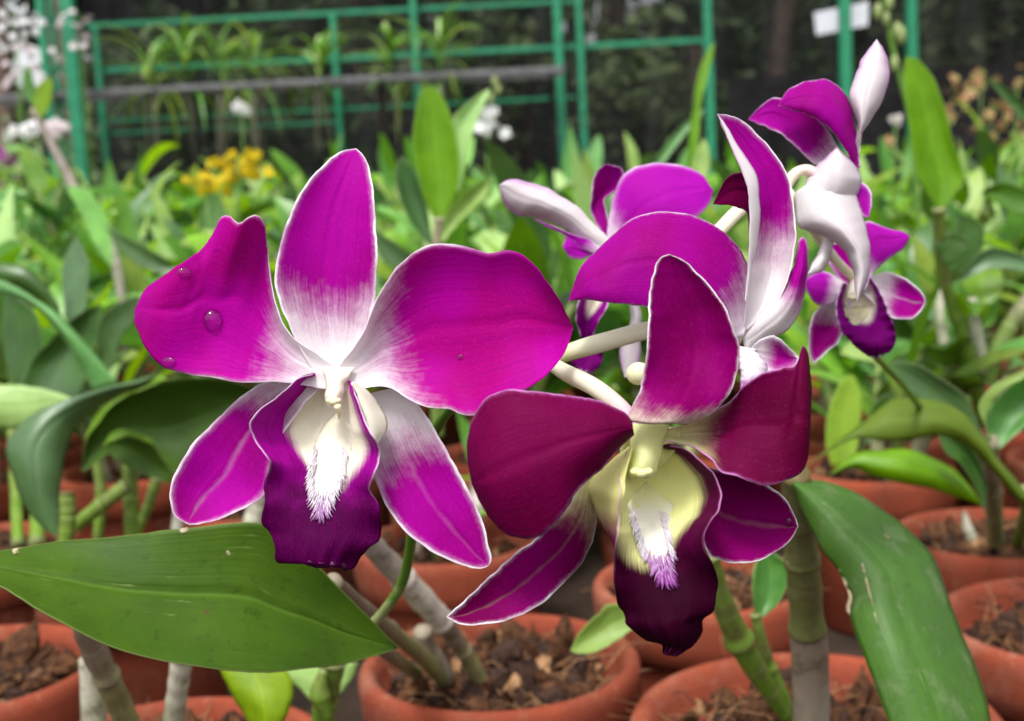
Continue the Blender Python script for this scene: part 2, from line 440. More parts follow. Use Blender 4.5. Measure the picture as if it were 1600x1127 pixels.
def leaf_mat(name, ca, cb, rough=.32, trans=.25, tcol=None, vary=.25, mott=.25, spots=0.0, dull=0.0, spec=.6, mr_s=.3):
    t = NT(name)
    pu, pv, pe = t.attr('pu'), t.attr('pv'), t.attr('pe')
    co = t.obj()
    oi = t.n('ShaderNodeObjectInfo').outputs['Random']
    st = t.noise(t.vec(t.math('MULTIPLY', pu, 1.2), t.math('MULTIPLY', pv, 48), oi), 1.0, 2, .6)
    big = t.noise(co, 45, 3, .6)
    sm = t.noise(co, 420, 3, .6)
    c = t.mix(t.sstep(big, .35, .7), (*ca, 1), (*cb, 1))
    c = t.mix(t.math('MULTIPLY', t.sstep(st, .48, .7), .4), c, tuple(x * .66 for x in ca) + (1,))
    c = t.mix(t.math('MULTIPLY', t.sstep(sm, .55, .75), mott), c, tuple(x * .5 for x in cb) + (1,))
    if dull:
        d2 = t.noise(co, 90, 4, .7)
        c = t.mix(t.math('MULTIPLY', t.sstep(d2, .5, .72), dull), c, (.15, .22, .085, 1))
    if spots:
        vo = t.n('ShaderNodeTexVoronoi', {'Vector': co, 'Scale': 115.0}).outputs['Distance']
        sp = t.math('MULTIPLY', t.sstep(vo, .13, .05), t.sstep(t.noise(co, 60, 2), .52, .58))
        c = t.mix(t.math('MULTIPLY', sp, spots), c, (.10, .055, .02, 1))
        pale = t.math('MULTIPLY', t.sstep(t.noise(t.vec(t.math('MULTIPLY', pu, 9), t.math('MULTIPLY', pv, 30), 3.0), 1.0, 3, .6), .66, .74), .45)
        c = t.mix(pale, c, (.30, .36, .12, 1))
    dm = t.math('ABSOLUTE', t.math('SUBTRACT', pv, .5))
    mr = t.sstep(dm, .035, .0)
    c = t.mix(t.math('MULTIPLY', mr, mr_s), c, tuple(min(1, x * 1.9 + .02) for x in ca) + (1,))
    c = t.mix(t.math('MULTIPLY', t.sstep(pe, .45, .1), .35), c, (.30, .30, .12, 1))
    hsv = t.n('ShaderNodeHueSaturation', {'Hue': t.math('ADD', .5, t.math('MULTIPLY', t.math('SUBTRACT', oi, .5), vary * .10)),
                                         'Saturation': t.math('ADD', 1.0, t.math('MULTIPLY', t.math('SUBTRACT', oi, .5), -vary)),
                                         'Value': t.math('ADD', 1 - vary * .6, t.math('MULTIPLY', oi, vary * 1.6)), 'Color': c}).outputs[0]
    h = t.math('ADD', t.math('MULTIPLY', st, .8), t.math('ADD', t.math('MULTIPLY', mr, -1.6 * mr_s / .3), t.math('MULTIPLY', sm, .25)))
    rg = t.math('ADD', rough, t.math('MULTIPLY', big, .12))
    tc = t.n('ShaderNodeHueSaturation', {'Hue': .475, 'Saturation': 1.15, 'Value': 1.7, 'Color': hsv}).outputs[0]
    return t.bsdf(hsv, rg, spec, t.bump(h, .3, .0006), trans, tc)
M['leaf_mid'] = leaf_mat('orchid_leaf_mid', (.105, .28, .038), (.065, .195, .028), .27, .3, vary=.35)
M['leaf_dark'] = leaf_mat('orchid_leaf_dark', (.05, .135, .020), (.035, .095, .016), .26, .2)
M['leaf_light'] = leaf_mat('orchid_leaf_light', (.20, .43, .045), (.14, .33, .035), .3, .4, vary=.35)
M['leaf_pale'] = leaf_mat('orchid_leaf_pale', (.34, .50, .15), (.25, .40, .10), .36, .3)
M['leaf_grey'] = leaf_mat('orchid_leaf_waxy', (.075, .16, .05), (.055, .12, .04), .27, .15)
M['leaf_big'] = leaf_mat('orchid_leaf_spotted', (.056, .118, .005), (.036, .086, .004), .42, .2, vary=0, mott=.5, spots=.8, spec=.16, mr_s=.34)
M['leaf_right'] = leaf_mat('orchid_leaf_dusty', (.060, .160, .012), (.040, .112, .010), .42, .18, vary=0, mott=.4, spots=.35, dull=.6, spec=.4, mr_s=.12)
M['leaf_under'] = leaf_mat('orchid_leaf_underside', (.05, .11, .008), (.035, .08, .006), .5, .3, vary=0, spec=.25)
M['leaf_olive'] = leaf_mat('orchid_leaf_olive', (.13, .20, .012), (.09, .155, .010), .4, .35, vary=0, spec=.35)
M['leaf_yellow'] = leaf_mat('orchid_leaf_young', (.27, .42, .012), (.19, .33, .010), .4, .45, vary=.1)
M['leaf_lime'] = leaf_mat('orchid_leaf_lime', (.17, .36, .006), (.12, .28, .005), .42, .45, vary=0, spec=.3)
def cane_mat(name, ca, cb, lo, hi, ring=(.3, .26, .18), nring=6):
    t = NT(name); pu, pv = t.attr('pu'), t.attr('pv'); co = t.obj()
    st = t.noise(t.vec(t.math('MULTIPLY', pu, 2), t.math('MULTIPLY', pv, 22)), 1.0, 3)
    n = t.noise(co, 160, 4, .65)
    c = t.mix(t.sstep(t.math('ADD', pu, t.math('MULTIPLY', t.math('SUBTRACT', n, .5), .25)), lo, hi), (*ca, 1), (*cb, 1))
    c = t.mix(t.math('MULTIPLY', t.sstep(st, .5, .72), .5), c, tuple(x * .5 for x in ca) + (1,))
    mo = t.noise(co, 75, 5, .75)
    c = t.mix(t.math('MULTIPLY', t.sstep(mo, .50, .64), .65), c, (.10, .075, .035, 1))
    c = t.mix(t.math('MULTIPLY', t.sstep(mo, .42, .30), .4), c, (.30, .32, .14, 1))
    r = t.math('ABSOLUTE', t.math('SUBTRACT', t.math('FRACT', t.math('MULTIPLY', pu, float(nring))), .5))
    c = t.mix(t.math('MULTIPLY', t.sstep(r, .455, .49), .6), c, (*ring, 1))
    return t.bsdf(c, .5, .35, t.bump(t.math('ADD', st, n), .4, .0006), .05)
M['cane_green'] = cane_mat('green_cane', (.15, .22, .035), (.13, .24, .02), .2, .8, ring=(.25, .25, .12))
M['cane_bg'] = cane_mat('orchid_cane', (.34, .30, .20), (.16, .24, .05), .15, .55, nring=5)
M['cane_white'] = cane_mat('papery_cane', (.30, .25, .22), (.50, .45, .38), .2, .6, nring=3)
M['cane_purple'] = cane_mat('mauve_cane', (.20, .15, .11), (.24, .24, .09), .2, .8, nring=4)
M['cane_thick'] = cane_mat('brown_green_cane', (.145, .15, .055), (.15, .17, .055), .3, .7, (.12, .06, .02), 3)
M['sheath'] = cane_mat('papery_sheath', (.27, .22, .17), (.36, .31, .24), .3, .7, nring=1)
M['sheath_pale'] = cane_mat('pale_papery_sheath', (.50, .48, .38), (.42, .42, .30), .3, .7, nring=1)
def terracotta():
    t = NT('terracotta'); co = t.obj()
    oi = t.n('ShaderNodeObjectInfo').outputs['Random']
    n = t.noise(co, 28, 5, .65); f = t.noise(co, 700, 3, .7); b = t.noise(co, 9, 3)
    c = t.mix(t.sstep(n, .3, .7), (.25, .053, .026, 1), (.155, .031, .016, 1))
    c = t.mix(t.math('MULTIPLY', t.sstep(b, .48, .68), .6), c, (.085, .020, .011, 1))
    c = t.mix(t.math('MULTIPLY', t.sstep(f, .56, .75), .35), c, (.36, .10, .05, 1))
    du = t.noise(co, 14, 6, .8)
    c = t.mix(t.math('MULTIPLY', t.sstep(du, .45, .68), .65), c, (.33, .14, .09, 1))
    sc = t.math('MULTIPLY', t.sstep(t.noise(co, 60, 6, .75), .60, .70), .45)
    c = t.mix(sc, c, (.40, .26, .19, 1))
    al = t.math('MULTIPLY', t.sstep(t.noise(co, 22, 5, .7), .60, .72), .5)
    c = t.mix(al, c, (.07, .065, .02, 1))
    hsv = t.n('ShaderNodeHueSaturation', {'Value': t.math('ADD', .85, t.math('MULTIPLY', oi, .3)), 'Color': c}).outputs[0]
    return t.bsdf(hsv, .8, .12, t.bump(t.math('ADD', f, n), .5, .001))
M['terracotta'] = terracotta()
M['scar'] = plain('dry_leaf_scar', (.50, .44, .30), .7, .2, .1, .4, 900, (.30, .22, .12))
M['husk'] = plain('brown_husk', (.105, .045, .020), .85, .12, 0, .3, 260, (.028, .013, .008), .9, .002)
M['husk_dark'] = plain('dark_husk', (.055, .026, .016), .85, .2, 0, .3, 240, (.02, .011, .008), .8, .002)
M['fibre'] = plain('coir_fibre', (.36, .20, .095), .7, .2, .1, .4, 300, (.15, .07, .032))
M['soil'] = plain('wet_ground', (.05, .03, .02), .8, .3, 0, .4, 12, (.025, .017, .012), .8, .01)
M['steel_green'] = plain('green_painted_steel', (.012, .24, .115), .4, .5, 0, .25, 25, (.010, .17, .08), .2, .001)
M['bench_grey'] = plain('grey_galvanised', (.17, .165, .175), .5, .5, 0, .3, 30, (.10, .10, .105), .2, .001)
M['paper'] = plain('white_card', (.66, .68, .74), .6, .3, 0, .1, 40)
M['black_sheet'] = plain('black_plastic_sheet', (.007, .0065, .007), .7, .12, 0, .3, 5, (.014, .013, .014), .8, .04)
M['bark'] = plain('tree_bark', (.20, .14, .11), .85, .2, 0, .4, 14, (.11, .08, .06), .8, .02)
def tree_leaf(name, ca, cb):
    t = NT(name); n = t.noise(t.obj(), 1.3, 3); f = t.noise(t.obj(), 40, 2)
    c = t.mix(t.sstep(n, .35, .65), (*ca, 1), (*cb, 1))
    c = t.mix(t.math('MULTIPLY', t.sstep(f, .5, .7), .5), c, tuple(x * .6 for x in cb) + (1,))
    return t.bsdf(c, .45, .4, None, .25)
M['tree_leaf'] = tree_leaf('tree_foliage', (.15, .22, .09), (.07, .12, .045))
M['tree_leaf2'] = tree_leaf('tree_foliage_pale', (.32, .42, .18), (.18, .26, .10))
def net_mat():
    t = NT('black_shade_net'); co = t.obj()
    sx = t.n('ShaderNodeSeparateXYZ', {0: co})
    x, z = sx.outputs[0], sx.outputs[2]
    w = t.noise(t.vec(t.math('MULTIPLY', x, 9), t.math('MULTIPLY', z, .7)), 1.0, 5, .7)
    w2 = t.noise(t.vec(t.math('MULTIPLY', x, 42), t.math('MULTIPLY', z, 1.1)), 1.0, 2, .5)
    c = t.mix(t.sstep(w, .4, .8), (.009, .009, .010, 1), (.034, .034, .036, 1))
    d = t.n('ShaderNodeBsdfDiffuse', {'Color': c}).outputs[0]
    tr = t.n('ShaderNodeBsdfTransparent').outputs[0]
    o = t.math('ADD', t.sstep(w, .3, .75, .50, .66), t.math('MULTIPLY', t.sstep(w2, .5, .75), .1))
    o = t.math('ADD', o, t.sstep(x, .6, 4.2, .12, -.42), True)
    m = t.n('ShaderNodeMixShader', {0: o, 1: tr, 2: d}).outputs[0]
    t.t.links.new(m, t.out.inputs[0])
    return t.m
M['net'] = net_mat()
def water():
    t = NT('clear_water')
    g = t.n('ShaderNodeBsdfPrincipled', {'Base Color': (1, 1, 1, 1), 'Roughness': .0, 'IOR': 1.33, 'Transmission Weight': 1.0}).outputs[0]
    t.t.links.new(g, t.out.inputs[0]); return t.m
M['water'] = water()
M['white_flower'] = plain('white_blossom', (.86, .84, .86), .5, .3, .35, .08, 60)
M['pinkish_flower'] = plain('pinkish_white_blossom', (.80, .72, .74), .5, .3, .35, .08, 40, (.70, .55, .60))
M['yellow_flower'] = plain('yellow_blossom', (.70, .56, .006), .5, .3, .35, .3, 150, (.60, .42, .008))
M['salmon_flower'] = plain('salmon_blossom', (.46, .20, .12), .5, .3, .3, .3, 18, (.26, .32, .08))
M['lilac_flower'] = plain('lilac_blossom', (.5, .12, .45), .5, .3, .3, .3, 60)
M['bud'] = plain('green_bud', (.34, .42, .16), .45, .4, .25, .2, 200)

# ------------------------------------------------------------------ the setting
g = MB(); n = 40
xs = np.linspace(-60, 60, n + 1); ys = np.linspace(-20, 120, n + 1)
gv = [(x, y, 0) for y in ys for x in xs]
gf = [(j*(n+1)+i, j*(n+1)+i+1, (j+1)*(n+1)+i+1, (j+1)*(n+1)+i) for j in range(n) for i in range(n)]
go = put('ground', gv, gf, [M['soil']], None, origin=(0, 0, 0))
tag(go, 'dark damp soil under the rows of terracotta pots', None, None, 'structure')

# trees and bushes beyond the shade net
def leaf_cloud(mb, c, rad, n, size, rs, mi=0):
    for _ in range(n):
        while True:
            v = rs.uniform(-1, 1, 3)
            if .12 < (v ** 2).sum() < 1: break
        v = v * (.75 + .35 * math.sin(4 * v[0] + 7 * v[2] + c[0]))
        p = np.array(c) + v * np.array(rad)
        s = size * rs.uniform(.6, 1.5)
        e = Euler(rs.uniform(-1.2, 1.2, 3)); e.z = rs.uniform(0, 6.3)
        R = np.array(e.to_matrix())
        q = np.array([(-.0, -1, 0), (.42, -.25, .1), (.34, .45, .05), (0, 1, -.1), (-.34, .45, .05), (-.42, -.25, .1)]) * s
        mb.add(q @ R.T + p, [(0, 1, 2, 3), (0, 3, 4, 5)], mi)
def tree_trunk(x, y, h, r, rs, lean=0.0):
    k = 9
    pts = [(x + lean * i / k * h * .2 + rs.normal(0, .012), y + rs.normal(0, .012), h * i / k) for i in range(k + 1)]
    return tube_geo(pts, np.linspace(r * 1.25, r * .6, k + 1), 9)
TREES = [(-2.9, 8.6, .10, 'tree_leaf2'), (-.72, 6.9, .055, 'tree_leaf'), (.20, 7.6, .06, 'tree_leaf'), (1.62, 7.2, .06, 'tree_leaf'), (-1.6, 9.4, .09, 'tree_leaf'),
         (2.75, 8.4, .09, 'tree_leaf2'), (.9, 9.8, .11, 'tree_leaf'), (3.9, 9.2, .12, 'tree_leaf'), (-4.6, 11.5, .12, 'tree_leaf2'), (-.45, 10.6, .10, 'tree_leaf2')]
rs = np.random.default_rng(3)
tl = ['tree with pale slim trunk behind the net', 'thin bare-stemmed tree just behind the black net', 'slim grey trunk seen through the net above the flowers',
      'tall thin trunk behind the net beside the white card', 'shaded tree deep behind the plant bench', 'pale leaved tree behind the net at the bed corner',
      'stout dark tree deep behind the net', 'broad tree far behind the black sheet', 'pale crowned tree beyond the end of the net', 'light leaved tree behind the middle of the rack']
for (x, y, r, lm), lb in zip(TREES, tl):
    t = empty('tree', (x, y, 0), lb, 'tree', 'trees beyond the shade net')
    V, F, A = tree_trunk(x, y, 4.6, r, rs, rs.uniform(-.3, .3))
    put('trunk', V, F, [M['bark']], t, attrs=A)
    mb = MB()
    for _ in range(5):
        leaf_cloud(mb, (x + rs.normal(0, .7), y + rs.normal(0, .6), rs.uniform(3.6, 5.4)), (.9, .8, .6), 190, .10, rs)
    put('crown', mb.v, mb.f, [M[lm]], t, smooth=False)
bl = ['dark leafy bush behind the net', ]
BUSH = [(-2.2, 7.4, .9, 1.5), (-1.2, 8.0, .8, 1.9), (-.2, 8.6, .9, 1.7), (.75, 7.6, .7, 1.3), (1.35, 8.4, .8, 1.9), (2.3, 7.2, .8, 1.7), (3.1, 7.8, .9, 2.1), (-3.4, 9.6, 1.0, 1.6),
        (.3, 10, 1.2, 2.6), (-1.9, 10.4, 1.2, 2.4), (2.2, 10.2, 1.3, 2.8), (4.4, 9.6, 1.2, 2.8), (-4.2, 8.2, .7, 1.1), (2.75, 6.5, .6, 1.9), (3.3, 6.6, .6, 2.2), (.95, 6.6, .5, 1.5), (-.6, 6.5, .5, 1.5), (.1, 7.2, .7, 2.3), (-1.0, 7.0, .7, 2.2)]
for x, y, r, h in BUSH:
    b = empty('bush', (x, y, 0), 'dark leafy bush in the shade beyond the black net', 'bush', 'bushes beyond the shade net')
    mb = MB()
    for k in range(5):
        leaf_cloud(mb, (x + rs.normal(0, r * .4), y + rs.normal(0, r * .3), h * rs.uniform(.3, .85)), (r * .55, r * .5, h * .28), 300, .055, rs)
    put('foliage', mb.v, mb.f, [M['tree_leaf2' if rs.random() < .4 else 'tree_leaf']], b, smooth=False)
    mb = MB()
    for k in range(4):
        a = rs.uniform(0, 6.3)
        V, F, A = tube_geo([(x, y, 0), (x + .1 * math.cos(a), y + .1 * math.sin(a), h * .4), (x + r * .3 * math.cos(a), y + r * .3 * math.sin(a), h * .8)], [.018, .012, .006], 6)
        mb.add(V, F)
    put('stem', mb.v, mb.f, [M['bark']], b)

mb = MB()
for _ in range(230):
    x = rs.uniform(-18, 18)
    leaf_cloud(mb, (x, rs.uniform(13, 16), rs.uniform(.3, 7.0)), (1.3, .8, 1.1), 130, .27, rs)
for x in np.arange(-17, 18, 1.5):
    V, F, A = tree_trunk(x, 15 + rs.normal(0, .4), 7, .12, rs); mb.add(V, F)
o = put('far_woods', mb.v, mb.f, [M['tree_leaf']], None, origin=(0, 14.5, 0), smooth=False)
tag(o, 'dark far-off wood closing the view behind the net', None, None, 'stuff')

# shade net with folds, black sheet below it at the far side
def curtain(name, x0, x1, Y, z0, z1, mat, amp, nx=90, nz=12):
    V, F = [], []
    for j in range(nz + 1):
        for i in range(nx + 1):
            x = x0 + (x1 - x0) * i / nx
            z = z0 + (z1 - z0) * j / nz
            V.append((x, Y + amp * (math.sin(x * 5.1) + .5 * math.sin(x * 13 + z * 2) + .4 * math.sin(x * 2.2 + 1 + z)), z))
    for j in range(nz):
        for i in range(nx):
            a = j * (nx + 1) + i
            F.append((a, a + 1, a + nx + 2, a + nx + 1))
    return put(name, V, F, [mat], None)
NX0 = Q(138, 100, 5.6)[0]
no = curtain('shade_net', NX0, 4.6, 5.6, .02, 2.6, M['net'], .018)
tag(no, 'see-through black shade net hung behind the green steel posts', 'shade net')
bo = curtain('black_sheet', Q(1135, 150, 5.45)[0], 4.5, 5.45, .02, Q(1330, 112, 5.45)[2], M['black_sheet'], .02)
tag(bo, 'opaque black plastic sheet along the foot of the net', 'sheet')

# green steel rack with its rails, and single posts
def bar(mb, a, b, w):
    V, F, _ = tube_geo([a, b], [w, w], 4)
    mb.add(V, F)
def post(name, parent, px, Y, ztop, w=.02, pyref=60, label=None):
    x = Q(px, pyref, Y)[0]
    mb = MB(); mb.box((x - w / 2, Y - w / 2, 0), (x + w / 2, Y + w / 2, ztop))
    o = put(name, mb.v, mb.f, [M['steel_green']], parent, smooth=False)
    bv = o.modifiers.new('b', 'BEVEL'); bv.width = .002
    return o
def rail(parent, px0, px1, py, pym, Y, w=.015, name='rail', mat='steel_green'):
    z = Q(pym, py, Y)[2]
    mb = MB(); mb.box((Q(px0, py, Y)[0], Y - w / 2, z - w / 2), (Q(px1, py, Y)[0], Y + w / 2, z + w / 2))
    return put(name, mb.v, mb.f, [M[mat]], parent, smooth=False)
YR = 4.7
rack = empty('green_rack', Q(520, 300, YR) * np.array([1, 1, 0]), 'green painted steel rack of posts and rails behind the plant bench', 'rack')
ztop = Q(500, 20, YR)[2]
for px, Y, zt, w in ((522, YR + .012, ztop, .022), (648, YR - .03, 2.3, .024), (872, YR - .03, 2.3, .030), (906, YR + .01, ztop + .012, .024), (1106, YR - .03, 2.3, .030), (150, YR + .01, ztop, .02)):
    post('post', rack, px, Y, zt, w)
rail(rack, 135, 906, 22, 500, YR + .036)
rail(rack, 150, 1112, 86, 640, YR + .036, .018)
rail(rack, 160, 900, 172, 500, YR + .036, .010)
rail(rack, 150, 530, 200, 340, YR + .036, .010)
tag(post('steel_post', None, 1320, YR - .1, 2.3, .040), 'green steel post with a white card tied behind it', 'post', 'green steel posts along the net')
tag(post('steel_post', None, 1424, YR + .3, 2.3, .038), 'green steel post rising behind the tall upright leaf', 'post', 'green steel posts along the net')
gate = empty('post_cluster', Q(95, 300, 4.3) * np.array([1, 1, 0]), 'cluster of close-set green steel posts at the end of the bench', 'posts')
for px, Y, w in ((68, 4.35, .026), (84, 4.45, .018), (110, 4.25, .042)):
    post('post', gate, px, Y, 2.3, w)
for py in (30, 110, 165):
    rail(gate, 68, 112, py, 90, 4.40, .014)
bench = empty('plant_bench', Q(440, 300, 4.4) * np.array([1, 1, 0]), 'long narrow grey metal bench carrying strap-leaved orchids', 'bench')
zb = Q(440, 131, 4.4)[2]
mb = MB(); mb.box((Q(-80, 131, 4.4)[0], 4.36, zb - .009), (Q(882, 131, 4.4)[0], 4.385, zb + .009)); put('front_edge', mb.v, mb.f, [M['bench_grey']], bench, smooth=False)
for k in range(5):
    y = 4.42 + k * .04
    mb = MB(); mb.box((Q(-80, 131, 4.4)[0], y, zb - .006), (Q(882, 131, 4.4)[0], y + .018, zb + .006)); put('slat', mb.v, mb.f, [M['bench_grey']], bench, smooth=False)
for px in (30, 300, 590, 860):
    x = Q(px, 131, 4.4)[0]
    for y in (4.40, 4.58):
        mb = MB(); mb.box((x, y, 0), (x + .014, y + .014, zb - .010)); put('leg', mb.v, mb.f, [M['black_sheet']], bench, smooth=False)
# white card tied to the post
Yc = YR + .02
card = [Q(1272, 20, Yc), Q(1357, 2, Yc), Q(1356, 40, Yc), Q(1276, 55, Yc)]
cc = np.array(card)
cb = [cc + np.array([0, .004, 0])]
o = put('white_card', np.vstack([cc, cb[0]]), [(0, 1, 2, 3), (7, 6, 5, 4), (0, 4, 5, 1), (1, 5, 6, 2), (2, 6, 7, 3), (3, 7, 4, 0)], [M['paper']], None, smooth=False)
tag(o, 'blank tilted white card tied to a green post', 'card')

# ------------------------------------------------------------------ leaves and plants
def leaf_geo(L, w, elev, droop, fold=.25, twist=0., nu=10, nv=4, tipn=.75):
    """strap leaf starting at the origin, heading +X, elevation elev (rad), bending down by droop (rad) along its length"""
    V, PU, PV, PE = [], [], [], []
    p = np.zeros(3); ds = L / (nu - 1)
    for i in range(nu):
        u = i / (nu - 1)
        a = elev - droop * u ** 1.5
        T = np.array([math.cos(a), 0, math.sin(a)])
        if i: p = p + T * ds
        side0 = np.array([0, 1.0, 0]); up0 = np.array([-math.sin(a), 0, math.cos(a)])
        tw = twist * u
        side = side0 * math.cos(tw) + up0 * math.sin(tw); up = up0 * math.cos(tw) - side0 * math.sin(tw)
        wd = w * (max(0.0, math.sin(math.pi * min(1, (u * .93 + .07)) ** tipn)) ** .7 + .02) if i < nu - 1 else w * .03
        if i == 0: wd = w * .28
        for j in range(nv + 1):
            v = j / nv; s = (v - .5) * 2
            V.append(p + side * s * wd / 2 + up * (abs(s) * wd / 2 * fold * (1 - .6 * u)))
            PU.append(u); PV.append(v); PE.append(min(v, 1 - v) * wd * 1000)
    F = []
    for i in range(nu - 1):
        for j in range(nv):
            a = i * (nv + 1) + j
            F.append((a, a + nv + 1, a + nv + 2, a + 1))
    return np.array(V), F, dict(pu=PU, pv=PV, pe=PE)
def rotz(a): c, s = math.cos(a), math.sin(a); return np.array([[c, -s, 0], [s, c, 0], [0, 0, 1]])

LEAFM = ['leaf_mid', 'leaf_dark', 'leaf_light', 'leaf_mid', 'leaf_grey', 'leaf_light', 'leaf_pale', 'leaf_mid', 'leaf_pale']
def plant_pieces(rs, tall=1.0, ncane=4, lush=1.0, yellow=.3):
    out = []
    for c in range(ncane):
        az = rs.uniform(0, 6.28); lean = rs.uniform(.02, .32)
        h = tall * rs.uniform(.09, .22)
        d = np.array([math.cos(az) * lean, math.sin(az) * lean, 1.0]); d /= np.linalg.norm(d)
        b = np.array([math.cos(az), math.sin(az), 0]) * rs.uniform(.005, .03)
        k = 6
        pts = [b + d * h * i / k + np.array([math.cos(az), math.sin(az), 0]) * .02 * (i / k) ** 2 for i in range(k + 1)]
        V, F, A = tube_geo(pts, np.array([.004, .0055, .006, .0055, .005, .004, .003]) * rs.uniform(.8, 1.2), 7)
        out.append(('cane', V, F, A, 'cane_bg'))
        pa = rs.uniform(0, 6.28)
        nl = int(round(rs.integers(4, 7) * lush))
        for i in range(nl):
            f = .30 + .70 * (i + 1) / nl
            q = pts[min(k, int(round(f * k)))]
            a = pa + math.pi * i + rs.normal(0, .35)
            el = rs.uniform(.45, 1.2) + .35 * (i == nl - 1)
            V, F, A = leaf_geo(rs.uniform(.075, .125) * (1 if i < nl - 1 else .9), rs.uniform(.025, .041), el, rs.uniform(.1, 1.35), rs.uniform(.05, .4), rs.normal(0, .5))
            V = V @ rotz(a).T + q
            out.append(('leaf', V, F, A, LEAFM[rs.integers(0, len(LEAFM))]))
    return out
POT_H, SOIL = .12, .102
def proto_parts(rs, **k):
    return [(nm, make_mesh(nm, V, F, [M[m]], attrs={a: A[a] for a in A})) for nm, V, F, A, m in plant_pieces(rs, **k)]
def proto_joined(rs, **k):
    mb = MB(); mats = []; at = dict(pu=[], pv=[], pe=[])
    for nm, V, F, A, m in plant_pieces(rs, **k):
        if m not in mats: mats.append(m)
        mb.add(V, F, mats.index(m))
        at['pu'] += list(A['pu']); at['pv'] += list(A['pv']); at['pe'] += list(A.get('pe', [3] * len(V)))
    return make_mesh('orchid_plant', mb.v, mb.f, [M[m] for m in mats], mi=mb.m, attrs=at)
def bare_parts(rs):
    out = []
    for c in range(rs.integers(3, 7)):
        az = rs.uniform(0, 6.28); h = rs.uniform(.035, .10); ln = rs.uniform(.1, .55)
        b = np.array([math.cos(az), math.sin(az), 0]) * rs.uniform(.004, .03)
        d = np.array([math.cos(az) * ln, math.sin(az) * ln, 1.0])
        pts = [b + d * h * i / 5 + rs.normal(0, .0012, 3) for i in range(6)]
        r0 = rs.uniform(.0035, .0065)
        V, F, A = tube_geo(pts, np.array([.8, 1.0, 1.1, 1.0, .85, .45]) * r0, 8)
        out.append(('cane', V, F, A, ['cane_white', 'cane_bg', 'cane_green', 'cane_purple'][rs.integers(0, 4)]))
        if rs.random() < .55:
            V, F, A = leaf_geo(rs.uniform(.04, .08), rs.uniform(.014, .024), rs.uniform(.3, 1.2), rs.uniform(.1, 1.2), .25, rs.normal(0, .4))
            out.append(('leaf', V @ rotz(rs.uniform(0, 6.3)).T + pts[-2], F, A, ['leaf_mid', 'leaf_light', 'leaf_dark'][rs.integers(0, 3)]))
    return [(nm, make_mesh(nm, V, F, [M[m]], attrs={a: A[a] for a in A})) for nm, V, F, A, m in out]
prs = np.random.default_rng(21)
BARE = [bare_parts(np.random.default_rng(300 + i)) for i in range(6)]
NEAR = [proto_parts(prs, ncane=int(prs.integers(3, 6)), tall=prs.uniform(.65, 1.0)) for _ in range(8)]
FAR = [proto_joined(prs, ncane=int(prs.integers(4, 7)), tall=prs.uniform(.95, 1.3), lush=1.4) for _ in range(8)]

def lathe(prof, ns=56):
    V, F = [], []
    for r, z in prof:
        for k in range(ns):
            a = 2 * math.pi * k / ns
            V.append((r * math.cos(a), r * math.sin(a), z))
    m = len(prof)
    for i in range(m - 1):
        for k in range(ns):
            k2 = (k + 1) % ns
            F.append((i * ns + k, i * ns + k2, (i + 1) * ns + k2, (i + 1) * ns + k))
    return V, F
# pot of outer radius 1 unit = .064 m, rolled rim with a step inside
RR = .064
PROF_BODY = [(0.0005, .004), (.040, .004), (.0435, 0), (.046, .003), (.0545, .086), (.0548, .0885)]
PROF_RIM = [(.0540, .0885), (.0588, .0890), (.0610, .0905), (.0632, .101), (.0640, .112), (.0636, .1165), (.0618, .1192), (.0592, .1196), (.0568, .1180), (.0548, .112), (.0530, .104),
            (.0505, .1015), (.0488, .0995), (.0478, .090), (.0440, .05), (.0400, .012), (.0005, .010)]
bm_body = make_mesh('body', *lathe(PROF_BODY), [M['terracotta']])
bm_rim = make_mesh('rim', *lathe(PROF_RIM), [M['terracotta']])
far_pot_me = make_mesh('terracotta_pot', *lathe([(.04, 0), (.0548, .088), (.061, .0905), (.064, .112), (.0618, .1192), (.0568, .118), (.053, .104), (.0488, .0995), (.044, .05), (.0005, .01)], 28), [M['terracotta']])

